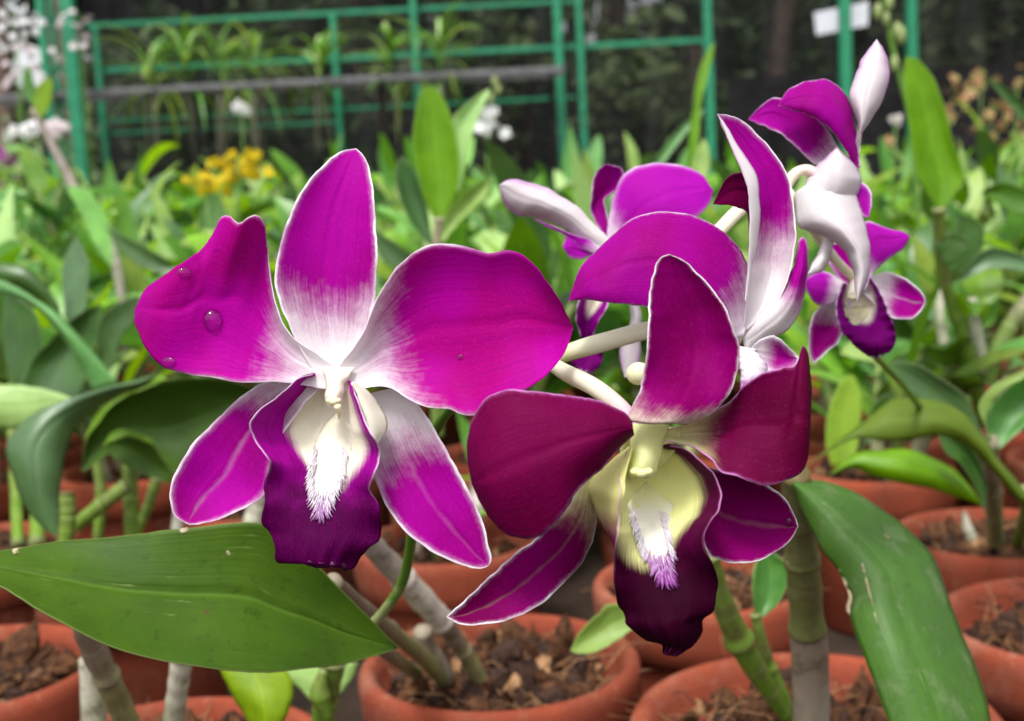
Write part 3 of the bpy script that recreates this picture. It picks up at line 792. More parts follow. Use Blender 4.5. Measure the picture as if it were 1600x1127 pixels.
def pot(x, y, r, label, group='terracotta pots'):
    e = empty('terracotta_pot', (x, y, 0), label, 'flower pot', group)
    e.scale = (r / RR, r / RR, 1)
    link('body', bm_body, e); link('rim', bm_rim, e)
    return e
def chunk_geo(rs, c, s):
    V, F = blob_geo(np.zeros(3), 1, nu=7, nv=5)
    e = np.array(Euler(rs.uniform(0, 6.3, 3)).to_matrix())
    V = np.array(V) * np.array([1, rs.uniform(.45, .8), rs.uniform(.3, .6)])
    V = V * (1 + .3 * np.sin(V * rs.uniform(2, 6) + rs.uniform(0, 6)) * rs.uniform(.4, 1)) + rs.normal(0, .09, V.shape)
    return V * s @ e.T + c, F
def mix_geo(rs, x, y, r, n=70, nf=60, bumpy=.008):
    """potting medium: lumpy surface, husk crumbs, stringy coir"""
    mb = MB(); ri = r * .78
    V, F = [], []
    nr, ns = 9, 30
    for j in range(nr + 1):
        for k in range(ns):
            rr = ri * j / nr; a = 2 * math.pi * k / ns
            V.append((x + rr * math.cos(a), y + rr * math.sin(a), SOIL - .004 + bumpy * (1 - (j / nr) ** 4) * (rs.random() + .5 * math.sin(a * 3 + j))))
    for j in range(nr):
        for k in range(ns):
            k2 = (k + 1) % ns
            F.append((j * ns + k, (j + 1) * ns + k, (j + 1) * ns + k2, j * ns + k2))
    mb.add(V, F, 1)
    for _ in range(n):
        a = rs.uniform(0, 6.3); q = ri * math.sqrt(rs.random()) * .93
        V, F = chunk_geo(rs, np.array([x + q * math.cos(a), y + q * math.sin(a), SOIL + rs.uniform(0, .012)]), rs.choice([.0025, .004, .006, .009]) * rs.uniform(.8, 1.2))
        mb.add(V, F, 0 if rs.random() < .55 else (1 if rs.random() < .8 else 2))
    for _ in range(nf):
        a = rs.uniform(0, 6.3); q = ri * math.sqrt(rs.random()) * .9
        p = np.array([x + q * math.cos(a), y + q * math.sin(a), SOIL + .004])
        b = rs.uniform(0, 6.3); l = rs.uniform(.008, .036)
        d = np.array([math.cos(b), math.sin(b), rs.uniform(.0, .8)]) * l
        V, F, _ = tube_geo([p, p + d * .5 + rs.normal(0, .002, 3), p + d + np.array([0, 0, -.3 * l])], [.0004, .0003, .0001], 4)
        mb.add(V, F, 2 if rs.random() < .6 else 1)
    return mb

hero_pots = []
def hero_pot(px, py, r, label, mixlabel):
    c = G(px, py, .119)
    hero_pots.append((c[0], c[1], r))
    pot(c[0], c[1], r, label)
    mb = mix_geo(np.random.default_rng(int(px) % 97 + 5), c[0], c[1], r, 210, 420, .017)
    o = put('potting_mix', mb.v, mb.f, [M['husk'], M['husk_dark'], M['fibre']], None, mi=mb.m, smooth=False)
    tag(o, mixlabel, None, None, 'stuff')
    return c
pA = hero_pot(780, 1030, .064, 'terracotta pot full of brown husk under the two big flowers', 'brown coconut husk and fibre filling the front middle pot')
pB = hero_pot(1272, 1122, .072, 'terracotta pot holding the thick ringed cane', 'brown coconut husk around the thick ringed cane')
pC = hero_pot(1695, 968, .067, 'terracotta pot cut by the frame beside the drooping green leaf', 'dark husk in the pot cut off by the frame edge')
pD = hero_pot(1100, 905, .060, 'terracotta pot directly behind the wine-red flower lip', 'husk in the pot behind the wine-red lip')
pE = hero_pot(-55, 1045, .064, 'terracotta pot at the tip of the big spotted leaf', 'pale husk in the pot near the spotted leaf tip')
pF = hero_pot(255, 1190, .064, 'terracotta pot underneath the big spotted leaf', 'husk in the pot underneath the spotted leaf')

pG = hero_pot(1560, 832, .060, 'terracotta pot below the folded leaf with brown spots', 'dark husk in the pot below the brown-spotted leaf')
pH = hero_pot(215, 885, .060, 'terracotta pot behind the big spotted leaf among green canes', 'husk in the pot behind the spotted leaf')
pI = hero_pot(-22, 850, .060, 'terracotta pot at the edge below the arching strap leaves', 'husk in the pot below the arching strap leaves')

rows = []
y = .60; k = 0
while y < 3.75:
    w = .44 * y + .26
    nx = int(2 * w / .152)
    for i in range(nx + 1):
        x = -w + i * .152 + (.076 if k % 2 else 0) + rng.normal(0, .008)
        yy = y + rng.normal(0, .008)
        r = .062 + rng.uniform(-.004, .004)
        if all(math.hypot(x - a, yy - b) > r + c + .004 for a, b, c in hero_pots):
            rows.append((x, yy, r))
    y += .140; k += 1
rows.sort(key=lambda q: q[1])
farmix = MB()
for i, (x, y, r) in enumerate(rows):
    if y > 2.3 and 800 + x / y * FPX < 1200: continue      # wholly hidden behind the leaves
    if y < 1.9:
        e = pot(x, y, r, 'terracotta pot standing in the rows behind the front pots', 'terracotta pots in the rows further back')
    else:
        e = link('terracotta_pot', far_pot_me, None, (x, y, 0))
        tag(e, 'terracotta pot standing in the rows behind the front pots', 'flower pot', 'terracotta pots in the rows further back')
        e.scale = (r / RR, r / RR, 1)
    m = mix_geo(np.random.default_rng(i), x, y, r, *((60, 50) if y < 1.3 else (8, 0)))
    farmix.add(m.v, m.f); farmix.m[-len(m.f):] = m.m
o = put('potting_mix', farmix.v, farmix.f, [M['husk'], M['husk_dark'], M['fibre']], None, origin=(0, 2, .09), mi=farmix.m, smooth=False)
tag(o, 'brown coconut husk filling the pots in the rows behind', None, None, 'stuff')

def near_plant(proto, x, y, rz, s, label, group):
    e = empty('orchid_plant', (x, y, SOIL), label, 'orchid plant', group)
    e.rotation_euler = (0, 0, rz); e.scale = (s, s, s)
    for nm, me in proto: link(nm, me, e)
    return e
def bg_label(px, y):
    if y < 1.3: return ('leafy green potted orchid in the first rows behind the big flowers', 'leafy orchids in the first rows')
    if px < 430: return ('leafy green potted orchid in the bed before the green post cluster', 'leafy orchids before the post cluster')
    if px < 880: return ('leafy green potted orchid in the bed below the grey bench', 'leafy orchids below the bench')
    if px < 1240: return ('leafy green potted orchid in the bed in front of the bare end of the rack', 'leafy orchids before the rack end')
    return ('leafy green potted orchid in the bed before the black sheet', 'leafy orchids before the black sheet')
brs = np.random.default_rng(5)
plant_sites = []
for (x, y, r) in rows:
    px = 800 + x / y * FPX
    if px < -330 or px > 1930: continue
    right = px > 1240
    if 285 < px < 425 and 1.02 < y < 1.5: continue
    skip = (y < .88 and 300 < px < 1700) or (not right and y < 1.0 and px > 430)
    if not skip and right and y < 2.0 and brs.random() < (.45 if y < 1.35 else .30): skip = True
    if skip and y < 1.5:
        near_plant(BARE[brs.integers(0, 6)], x, y, brs.uniform(0, 6.28), 1.0, 'potted orchid reduced to short bare canes in the rows behind the front pots', 'bare-caned orchids in the first rows')
        continue
    if skip or y < .72: continue
    s = brs.uniform(.85, 1.15)
    if right: s *= .82 if y < 1.6 else .95
    if px < 520 and y > 1.6: s *= 1.08
    if y < 1.75:
        near_plant(NEAR[brs.integers(0, 8)], x, y, brs.uniform(0, 6.28), s, *bg_label(px, y))
    else:
        o = link('orchid_plant', FAR[brs.integers(0, 8)], None, (x, y, SOIL))
        o.rotation_euler = (0, 0, brs.uniform(0, 6.28)); o.scale = (s, s, s * brs.uniform(.9, 1.2))
        tag(o, bg_label(px, y)[0], 'orchid plant', bg_label(px, y)[1])

# strap-leaved orchids on the bench
srs = np.random.default_rng(9)
SL = ['narrow-leaved orchid', 'pale strap-leaved orchid']
for px, s in ((235, 1.0), (290, 1.15), (345, 1.1), (400, .95), (500, .8), (612, .85), (690, 1.05)):
    x = Q(px, 131, 4.45)[0]
    e = empty('strap_orchid', (x, 4.45, zb + .006), 'spidery strap-leaved orchid growing on the grey bench', 'orchid plant', 'strap-leaved orchids on the bench')
    for k in range(20):
        V, F, A = leaf_geo(s * srs.uniform(.16, .30), .013, srs.uniform(.5, 1.35), srs.uniform(.8, 2.2), .35, 0, 8, 2)
        V = V @ rotz(srs.uniform(0, 6.3)).T + np.array([0, 0, .01 + .006 * k])
        me = make_mesh('leaf', V, F, [M['leaf_mid' if k % 3 else 'leaf_pale']], attrs=A)
        link('leaf', me, e)
    for k in range(8):
        V, F, A = leaf_geo(s * srs.uniform(.12, .26), .012, srs.uniform(-.9, .0), srs.uniform(.5, 1.0), .3, 0, 7, 2)
        link('hanging_leaf', make_mesh('hanging_leaf', V @ rotz(srs.uniform(0, 6.3)).T + np.array([srs.normal(0, .05), -.05, .0]), F, [M['leaf_mid' if k % 2 else 'leaf_olive']], attrs=A), e)
    for k in range(7):
        a = srs.uniform(0, 6.3)
        V, F, A = tube_geo([(0, 0, .01), (.02 * math.cos(a), .02 * math.sin(a), -.06), (.03 * math.cos(a), .03 * math.sin(a), -srs.uniform(.15, .3))], [.003, .0025, .0015], 5)
        link('root', make_mesh('root', V, F, [M['sheath_pale']]), e)

# small flower sprays in the bed
def blossom_geo(r, rs, n=5):
    mb = MB()
    for k in range(n):
        V, F, A = leaf_geo(r, r * .75, rs.uniform(.1, .5), .5, .2, 0, 5, 2, 1.0)
        mb.add(V @ rotz(2 * math.pi * k / n).T, F)
    V, F = blob_geo(np.zeros(3), r * .22, nu=6, nv=4); mb.add(V, F)
    return mb
def spray(name, px, py, d, label, mat, n, fr, spread, hgt, seed, cat='flower spray', group=None, buds=0):
    rs = np.random.default_rng(seed)
    top = P(px, py, d)
    e = empty(name, (top[0], top[1], SOIL), label, cat, group)
    V, F, A = tube_geo([(top[0] + .01, top[1], SOIL), (top[0] - .01, top[1], top[2] * .6), top + np.array([0, 0, hgt * .5])], [.003, .0025, .0015], 6)
    put('stem', V, F, [M['stalk']], e, attrs=A)
    bm_ = blossom_geo(fr, rs)
    me = make_mesh('flower', bm_.v, bm_.f, [M[mat]])
    for k in range(n):
        o = link('flower', me, e)
        q = top + np.array([rs.normal(0, spread), rs.normal(0, spread * .7), rs.uniform(-hgt, hgt) * .5])
        o.location = q - np.array(e.location)
        wild = name.startswith('salmon')
        o.rotation_euler = tuple(rs.uniform(0, 6.3, 3)) if wild else (math.radians(90) + rs.normal(0, .6), rs.normal(0, .5), rs.normal(0, .6))
        sc = rs.uniform(.4, 1.7) if wild else rs.uniform(.8, 1.15); o.scale = (sc,) * 3
    for k in range(buds):
        V, F = blob_geo(top + np.array([rs.normal(0, spread * .5) + .006 * k, 0, hgt * .55 + .014 * k]), .006, (1, 1, 1.6), 7, 5)
        put('bud', V, F, [M['bud']], e)
    return e
spray('white_orchid_spray', 762, 190, 2.1, 'white orchid spray with green buds behind the tall upright leaf', 'white_flower', 9, .0125, .014, .045, 1, buds=4)
spray('yellow_orchid_spray', 372, 260, 1.5, 'bright yellow orchid spray among the leaves', 'yellow_flower', 46, .0078, .020, .030, 2)
spray('yellow_orchid_spray', 325, 288, 1.48, 'orange-tinged yellow orchid spray lower beside the bright yellow one', 'yellow_flower', 20, .007, .012, .022, 3)
WL = ['white blossom spray highest beside the green post cluster', 'white blossom spray at the top corner over the bench end', 'small white blossom spray just under the bench end', 'cream blossom spray low beside the post cluster', 'round white blossom in front of the post cluster']
for (px, py, d, n, sp), lb, sd in zip(((125, 48, 4.0, 8, .03), (22, 45, 3.9, 16, .06), (30, 100, 3.7, 12, .05), (42, 205, 2.6, 7, .022), (97, 203, 2.4, 6, .012)), WL, range(20, 26)):
    spray('white_blossom_spray', px, py, d, lb, 'white_flower' if sd % 2 else 'pinkish_flower', int(n * 1.8), .015, sp, .12 if n > 7 else .03, sd, group='white blossom sprays near the posts')
spray('lilac_spray', 8, 240, 2.0, 'small lilac orchid spray at the shady bed edge', 'lilac_flower', 4, .014, .012, .04, 31)
spray('white_orchid_spray', 378, 172, 3.2, 'tiny white orchid bloom below the grey bench', 'white_flower', 3, .02, .008, .02, 32)
SA = ['salmon flower spray tallest before the black sheet', 'salmon flower spray at the far corner by the sheet', 'loose salmon flower spray lowest beside the sheet']
for (px, py, d, n), lb, sd in zip(((1535, 140, 3.0, 26), (1590, 160, 2.9, 22), (1550, 195, 2.8, 20)), SA, (41, 42, 43)):
    spray('salmon_flower_spray', px, py, d, lb, 'salmon_flower', n, .012, .085, .10, sd, group='salmon flower sprays by the black sheet')
spray('lilac_spray', 1400, 190, 2.2, 'pale lilac bloom beside the tall upright leaf', 'pinkish_flower', 3, .009, .008, .02, 44)
# bud spike
sp = empty('bud_spike', P(1432, 400, 1.25), 'tall green flower spike with closed buds behind the upright leaf', 'flower spike')
tube('stem', sp, [(1440, 420), (1425, 200), (1422, 180), (1394, 70), (1378, -30)], [1.25], [4, 4, 4.5, 4, 3], M['stalk'])
for px, py, r in ((1408, 55, 8), (1402, 48, 7), (1372, 18, 7), (1390, 5, 7), (1398, 100, 7), (1385, 30, 6)):
    V, F = blob_geo(P(px, py, 1.245), r / FPX * 1.25, (1, 1, 1.9), 9, 7)
    put('bud', V, F, [M['bud']], sp)
# ------------------------------------------------------------------ plants that stand close to the camera
def hero_plant(c, label, group=None):
    return empty('orchid_plant', (c[0], c[1], SOIL), label, 'orchid plant', group)
def leaf(parent, L, R, d, prof, mat, under=None, nu=30, nv=12, **k):
    k.setdefault('thick', .0009); k.setdefault('wob', .5); k.setdefault('groove', 1.1)
    return sheet('leaf', parent, L, R, d, prof, [M[mat], M[under or mat]], nu=nu, nv=nv, **k)
def cane(parent, path, ds, r, mat, name='cane', **k):
    return tube(name, parent, path, ds, r, M[mat], n=70, ns=14, nodes={'cane_thick': 1, 'sheath': 0, 'sheath_pale': 1, 'cane_bg': 4}.get(mat, 2), **k)

# front middle plant: big spotted leaf, pale canes leaning out of the pot
pl = hero_plant(pA, 'orchid with one big spotted leaf lying low across the front pots')
_, SB = leaf(pl, [(622,1012),(560,948),(528,916),(484,874),(440,838),(405,817),(300,824),(200,836),(80,848),(0,861),(-70,880),(-110,893)],
         [(622,1014),(560,1032),(480,1045),(400,1050),(320,1043),(240,1029),(180,1013),(120,985),(60,953),(0,916),(-60,900),(-110,893)],
     .315, [(0,0,0,0),(.2,12,14,24),(.5,20,26,38),(.8,26,34,44),(1,38,38,38)], 'leaf_big', nu=50, nv=30, seed=1, groove=.9)
cane(pl, [(570,835),(590,862),(640,915),(692,972)], [.45,.50], [17,19,20,19], 'cane_white')
cane(pl, [(690,968),(712,1000),(735,1034),(752,1068)], [.50,.535], [17,14,13,14], 'cane_purple')
cane(pl, [(520,910),(560,945),(610,985),(655,1022),(692,1062)], [.33,.53], [14,13,13,13,12], 'cane_purple')
cane(pl, [(585,1004),(610,1024),(650,1052)], [.38,.53], [12,11,10], 'cane_purple')
tube('sheath', pl, [(660,985),(668,1020),(700,1062)], [.51,.53], [14,20,12], M['sheath'])
pl0 = pl
# plant of the front pot below the leaf
pl = hero_plant(pF, 'orchid with short bare canes underneath the big spotted leaf')
cane(pl, [(128,960),(140,1000),(172,1070),(208,1150)], [.40,.44], [19,20,20,19], 'cane_purple')
tube('sheath', pl, [(132,1030),(140,1070),(150,1150)], [.43,.44], [10,17,22], M['sheath_pale'])
cane(pl, [(285,1020),(280,1060),(268,1150)], [.43,.45], [17,16,17], 'sheath_pale')
cane(pl, [(522,1030),(512,1075),(498,1160)], [.44,.46], [20,19,16], 'cane_green')
tube('sheath', pl, [(505,1048),(500,1085),(512,1122)], [.435,.44], [6,17,8], M['cane_green'])
leaf(pl, [(340,1040),(362,1085),(388,1130),(412,1175)], [(445,1040),(458,1075),(450,1115),(412,1175)], .43, [(0,0,2,0),(.5,2,8,4),(1,4,6,4)], 'leaf_yellow', wob=1)
leaf(pl, [(430,1046),(455,1065),(478,1088),(500,1110)], [(560,1036),(550,1062),(530,1085),(500,1110)], .46, [(0,0,2,0),(1,4,6,4)], 'leaf_pale')

# right front plant: thick cane, young stem and the long drooping leaf
pr = hero_plant(pB, 'orchid with a thick ringed cane and a long dusty drooping leaf')
cane(pr, [(1243,740),(1246,800),(1254,880),(1262,985)], [.39,.43], [22,25,28,28], 'cane_thick', nu=None) if False else cane(pr, [(1243,740),(1246,800),(1254,880),(1262,985)], [.39,.43], [22,25,27,27], 'cane_thick')
tube('node_ring', pr, [(1252,868),(1254,884)], [.412,.413], [29,29], M['cane_thick'], n=4, ns=18)
cane(pr, [(1262,980),(1266,1040),(1268,1160)], [.43,.455], [29,29,27], 'sheath')
cane(pr, [(1112,868),(1125,930),(1160,1010),(1205,1085),(1228,1120)], [.42,.46], [12,17,22,16,9], 'cane_green')
cane(pr, [(1180,960),(1195,1020),(1225,1095),(1235,1125)], [.45,.465], [8,10,11,9], 'cane_green')
leaf(pr, [(1184,972),(1176,930),(1178,890),(1197,858)], [(1190,966),(1212,946),(1228,918),(1228,880),(1197,858)], .45, [(0,0,0,0),(.5,2,-3,2),(1,-3,-3,-3)], 'leaf_mid')
_, SR = leaf(pr, [(1238,760),(1250,792),(1281,854),(1310,894),(1331,934),(1327,955),(1337,995),(1355,1038),(1372,1086),(1386,1127),(1420,1210),(1495,1300)],
         [(1243,748),(1286,752),(1331,766),(1387,801),(1431,838),(1463,878),(1487,946),(1513,1012),(1535,1069),(1548,1127),(1548,1210),(1495,1300)],
     .385, [(0,-4,0,-8),(.25,18,22,2),(.5,38,40,22),(.8,52,52,40),(1,60,60,60)], 'leaf_right', nu=56, nv=20, seed=3)
leaf(pr, [(1000,940),(960,944),(942,952),(910,984),(891,1017)], [(1000,975),(965,1000),(932,1018),(906,1022),(891,1017)], .47, [(0,0,0,0),(.5,3,0,4),(1,6,6,6)], 'leaf_pale')

# left side plants
cL = pH; cL2 = pI
pl = hero_plant(cL, 'orchid whose waxy leaf droops to the soil beside the purple sepal')
leaf(pl, [(250,574),(226,590),(160,607),(100,626),(52,646),(20,676),(9,706),(22,752),(40,792),(64,824),(88,840)],
         [(250,580),(228,602),(182,620),(150,640),(124,662),(104,700),(97,740),(94,775),(93,800),(92,822),(88,840)], .60, [(0,-10,-6,-12),(.3,18,14,0),(.6,26,32,18),(1,30,30,30)], 'leaf_grey', 'leaf_under', nu=44, nv=16, seed=4)
leaf(pl, [(395,606),(372,598),(339,591),(279,591),(224,602),(180,622),(156,646),(136,687),(128,732)],
         [(395,650),(345,696),(300,738),(262,738),(228,716),(190,704),(162,714),(142,730),(128,738)], .66, [(0,0,-8,0),(.4,8,-12,6),(.8,10,0,8),(1,8,8,8)], 'leaf_under', nu=40, nv=16, seed=5)
leaf(pl, [(250,585),(228,598),(190,618),(158,640),(140,665),(132,690)], [(262,592),(240,602),(202,617),(172,636),(150,665),(132,690)], .63, [(0,0,0,0),(1,6,6,6)], 'leaf_light')
leaf(pl, [(270,740),(244,702),(224,684),(196,675),(176,677),(163,698)], [(266,757),(236,746),(206,735),(182,717),(170,708),(163,698)], .62, [(0,0,0,0),(.5,6,0,2),(1,2,2,2)], 'leaf_under')
leaf(pl, [(240,690),(222,680),(196,672),(176,676),(162,694)], [(238,694),(222,688),(198,682),(182,688),(162,697)], .612, [(0,0,0,0),(1,2,2,2)], 'leaf_light', nv=6)
for p, r, dd, m in (([(202,715),(204,770),(206,845)], [11,12,11], .68, 'cane_green'), ([(150,715),(158,775),(152,850)], [7,9,8], .68, 'cane_green'),
                 ([(104,770),(106,810),(102,850)], [13,13,12], .64, 'cane_green'), ([(245,750),(232,790),(214,835)], [9,8,7], .70, 'cane_green'),
                 ([(196,760),(160,788),(118,822)], [12,12,11], .66, 'cane_green'), ([(408,765),(398,800),(385,850)], [12,14,13], .62, 'sheath_pale'), ([(280,790),(276,830),(272,880)], [8,9,9], .64, 'sheath_pale')):
    cane(pl, p, [dd], r, m)
pl = hero_plant(cL2, 'orchid with arching strap leaves at the edge of the bed')
leaf(pl, [(-60,414),(0,411),(40,419),(68,443),(90,474),(97,502)], [(-60,446),(0,452),(40,459),(70,480),(88,494),(97,502)], .80, [(0,0,4,0),(.5,6,10,2),(1,4,4,4)], 'leaf_dark')
leaf(pl, [(184,600),(160,568),(120,520),(88,488),(40,457),(0,438),(-40,436)], [(146,612),(126,574),(92,522),(52,478),(4,457),(-40,442),(-40,440)], .74, [(0,0,0,0),(.4,2,8,2),(1,-10,-10,-10)], 'leaf_mid', seed=6)
leaf(pl, [(25,616),(50,562),(100,511),(130,487),(157,475)], [(122,624),(138,574),(150,530),(158,500),(157,475)], .86, [(0,0,-4,0),(.5,0,-10,0),(1,0,0,0)], 'leaf_dark')
leaf(pl, [(-60,598),(0,600),(50,604),(90,614),(118,624)], [(-60,684),(0,671),(50,664),(90,644),(118,624)], .70, [(0,0,6,0),(1,0,0,0)], 'leaf_pale')
leaf(pl, [(30,640),(8,560),(4,500),(10,452)], [(52,640),(66,560),(55,490),(10,452)], .90, [(0,0,-4,0),(1,0,0,0)], 'leaf_dark')
leaf(pl, [(108,520),(97,455),(100,410),(118,370)], [(126,520),(137,452),(135,400),(118,370)], 1.0, [(0,0,-4,0),(1,-8,-8,-8)], 'leaf_grey')
leaf(pl, [(150,590),(152,510),(175,480),(216,461)], [(168,590),(192,525),(212,500),(216,461)], .85, [(0,0,-4,0),(1,8,8,8)], 'leaf_grey')
leaf(pl, [(300,415),(262,405),(225,385),(190,368),(165,355)], [(300,425),(262,428),(220,416),(185,388),(165,355)], 1.05, [(0,0,-4,0),(1,8,8,8)], 'leaf_grey')
cane(pl, [(60,620),(62,720),(58,850)], [.84,.70], [12,13,12], 'cane_green')
cane(pl, [(20,640),(24,720),(28,850)], [.84,.70], [10,10,9], 'cane_green')
# bare leaning cane of an older plant
pl = hero_plant(G(196, 700, .119), 'orchid with a long bare cane leaning out towards the bench')
cane(pl, [(52,170),(70,205),(120,300),(172,385),(190,470),(192,560)], [1.25], [5,7,8,8,7,7], 'cane_white')
leaf(pl, [(60,175),(40,150),(35,120),(42,100)], [(66,172),(56,140),(50,115),(42,100)], 1.25, [(0,0,0,0),(1,5,5,5)], 'leaf_mid')
leaf(pl, [(62,185),(52,160),(58,135),(78,120)], [(66,185),(78,165),(82,140),(78,120)], 1.24, [(0,0,0,0),(1,5,5,5)], 'leaf_yellow')
leaf(pl, [(110,290),(140,300),(170,350),(176,420)], [(106,300),(124,330),(146,380),(176,420)], 1.2, [(0,0,0,0),(1,5,5,5)], 'leaf_light')

# tall leaves in the middle distance
pm = hero_plant(G(690, 690, .119), 'orchid with a tall upright bright green leaf between the two big flowers')
leaf(pm, [(683,350),(666,317),(656,285),(648,248),(645,213),(649,173),(658,147),(674,133)], [(690,350),(704,320),(714,293),(717,258),(713,218),(704,179),(690,149),(674,133)], .80, [(0,0,0,0),(.4,4,-3,4),(1,-4,-4,-4)], 'leaf_lime', nv=16, mid=.5)
leaf(pm, [(698,305),(705,250),(708,190),(722,170),(746,149),(766,138)], [(718,300),(733,229),(744,192),(756,165),(766,138)], .84, [(0,0,-4,0),(.5,3,-2,3),(1,0,0,0)], 'leaf_pale')
leaf(pm, [(672,385),(642,348),(625,312),(617,272),(622,252),(631,244)], [(676,380),(669,335),(661,297),(650,270),(631,244)], .82, [(0,0,0,0),(.5,4,-2,4),(1,2,2,2)], 'leaf_dark')
leaf(pm, [(686,378),(695,345),(712,315),(735,292),(768,279)], [(694,378),(715,350),(740,325),(759,305),(768,279)], .79, [(0,0,0,0),(.5,4,-2,4),(1,6,6,6)], 'leaf_pale')
cane(pm, [(687,340),(685,400),(682,520),(684,680)], [.80,.84], [9,11,12,10], 'cane_bg')
leaf(pm, [(686,400),(720,392),(745,420),(758,470)], [(686,412),(708,420),(728,440),(758,470)], .8, [(0,0,0,0),(1,6,6,6)], 'leaf_mid')
leaf(pm, [(684,410),(650,400),(610,375),(575,350)], [(684,425),(640,428),(600,408),(575,350)], .84, [(0,0,-4,0),(1,6,6,6)], 'leaf_grey')
pt = hero_plant(G(1528, 660, .119), 'orchid with the tallest broad upright leaf with a brown tip')
leaf(pt, [(1466,330),(1456,312),(1444,294),(1432,266),(1424,218),(1418,170),(1412,114),(1416,89)], [(1470,330),(1492,306),(1507,278),(1504,262),(1496,240),(1486,210),(1474,162),(1460,126),(1436,94),(1416,89)], .78, [(0,0,0,0),(.4,4,-4,4),(1,-6,-6,-6)], 'leaf_lime', nv=16)
leaf(pt, [(1492,300),(1496,255),(1500,225),(1494,215)], [(1500,298),(1509,270),(1508,240),(1494,215)], .80, [(0,0,0,0),(1,0,0,0)], 'leaf_pale')
cane(pt, [(1467,325),(1470,400),(1482,460),(1505,530),(1527,610),(1534,660)], [.78,.86], [9,10,10,11,12,11], 'cane_green')
leaf(pt, [(1470,400),(1462,380),(1480,365),(1512,372)], [(1474,412),(1500,405),(1512,392),(1512,372)], .79, [(0,0,0,0),(1,4,4,4)], 'leaf_dark')
leaf(pt, [(1478,420),(1490,375),(1497,345),(1488,330)], [(1490,425),(1530,400),(1535,350),(1488,330)], .86, [(0,0,0,0),(1,4,4,4)], 'leaf_dark')
leaf(pt, [(1500,430),(1540,390),(1590,395),(1650,425)], [(1500,440),(1550,420),(1600,425),(1650,425)], .84, [(0,0,-4,0),(1,4,4,4)], 'leaf_grey')
leaf(pt, [(1535,300),(1560,285),(1590,290),(1640,320)], [(1535,305),(1570,325),(1600,335),(1640,320)], .9, [(0,0,-4,0),(1,4,4,4)], 'leaf_mid')
leaf(pt, [(1640,220),(1600,190),(1565,150),(1540,122)], [(1640,200),(1605,168),(1570,135),(1540,122)], .9, [(0,0,-4,0),(1,4,4,4)], 'leaf_dark')
# thin upright blade behind the flowers
pu_ = hero_plant(G(1080, 640, .119), 'orchid with a thin folded upright blade in front of the green rack')
leaf(pu_, [(1068,330),(1076,225),(1082,170),(1092,110),(1108,76),(1117,66)], [(1082,330),(1091,225),(1095,170),(1103,125),(1114,90),(1117,66)], .95, [(0,0,-3,0),(1,6,6,6)], 'leaf_light')
leaf(pu_, [(1015,262),(1050,212),(1080,185),(1103,170)], [(1032,262),(1066,216),(1090,190),(1103,170)], .97, [(0,0,-3,0),(1,-6,-6,-6)], 'leaf_mid')
cane(pu_, [(1075,325),(1078,420),(1082,640)], [.95,.97], [8,9,9], 'cane_bg')
leaf(pu_, [(1066,330),(1080,260),(1095,225),(1100,215)], [(1084,330),(1106,270),(1108,235),(1100,215)], .94, [(0,0,-3,0),(1,-6,-6,-6)], 'leaf_pale')

# right-hand plants
pq = hero_plant(pG, 'orchid with a folded yellowish leaf spotted brown beside the wine-red flower')
leaf(pq, [(1612,780),(1592,755),(1558,714),(1543,689),(1517,655),(1491,637),(1461,625),(1424,622),(1394,625),(1364,648),(1323,678),(1262,726)],
         [(1600,790),(1584,776),(1547,733),(1521,704),(1498,689),(1461,681),(1424,687),(1379,689),(1342,684),(1312,695),(1285,710),(1262,728)], .56, [(0,0,4,0),(.3,4,10,6),(.6,0,10,10),(1,16,16,16)], 'leaf_under', nu=44, spots=0) if False else \
leaf(pq, [(1612,780),(1592,755),(1558,714),(1543,689),(1517,655),(1491,637),(1461,625),(1424,622),(1394,625),(1364,648),(1323,678),(1262,726)],
         [(1600,790),(1584,776),(1547,733),(1521,704),(1498,689),(1461,681),(1424,687),(1379,689),(1342,684),(1312,695),(1285,710),(1262,728)], .56, [(0,0,4,0),(.3,4,10,6),(.6,0,10,10),(1,16,16,16)], 'leaf_olive', nu=44)
leaf(pq, [(1540,690),(1525,650),(1506,615),(1480,598),(1442,573),(1409,564),(1386,569)], [(1534,698),(1502,664),(1470,645),(1430,620),(1405,598),(1386,569)], .60, [(0,0,4,0),(.5,6,2,2),(1,4,4,4)], 'leaf_grey')
leaf(pq, [(1298,740),(1330,711),(1368,703),(1424,703),(1468,721),(1506,747),(1536,790)], [(1298,743),(1334,732),(1368,746),(1424,758),(1461,765),(1498,777),(1536,790)], .66, [(0,0,2,0),(.5,2,12,8),(1,0,0,0)], 'leaf_light')
leaf(pq, [(1545,705),(1543,650),(1560,621),(1600,590),(1660,566)], [(1558,706),(1592,674),(1632,642),(1662,600),(1660,566)], .60, [(0,0,0,0),(.5,2,-8,2),(1,10,10,10)], 'leaf_mid')
leaf(pq, [(1552,690),(1530,640),(1548,608),(1590,582),(1655,560)], [(1546,690),(1540,645),(1558,617),(1598,592),(1655,568)], .595, [(0,0,0,0),(1,10,10,10)], 'leaf_pale', nv=6)
leaf(pq, [(1463,674),(1478,706),(1503,726),(1524,762),(1538,800)], [(1475,671),(1511,690),(1531,720),(1542,762),(1538,800)], .64, [(0,0,0,0),(.5,3,-3,3),(1,5,5,5)], 'leaf_dark')
leaf(pq, [(1300,730),(1290,690),(1296,640),(1314,595),(1332,586)], [(1334,726),(1343,680),(1346,630),(1342,600),(1332,586)], .76, [(0,0,-3,0),(1,-5,-5,-5)], 'leaf_yellow')
leaf(pq, [(1340,705),(1370,680),(1395,640),(1400,610)], [(1350,690),(1355,660),(1370,625),(1400,610)], .80, [(0,0,-3,0),(1,-5,-5,-5)], 'leaf_dark')
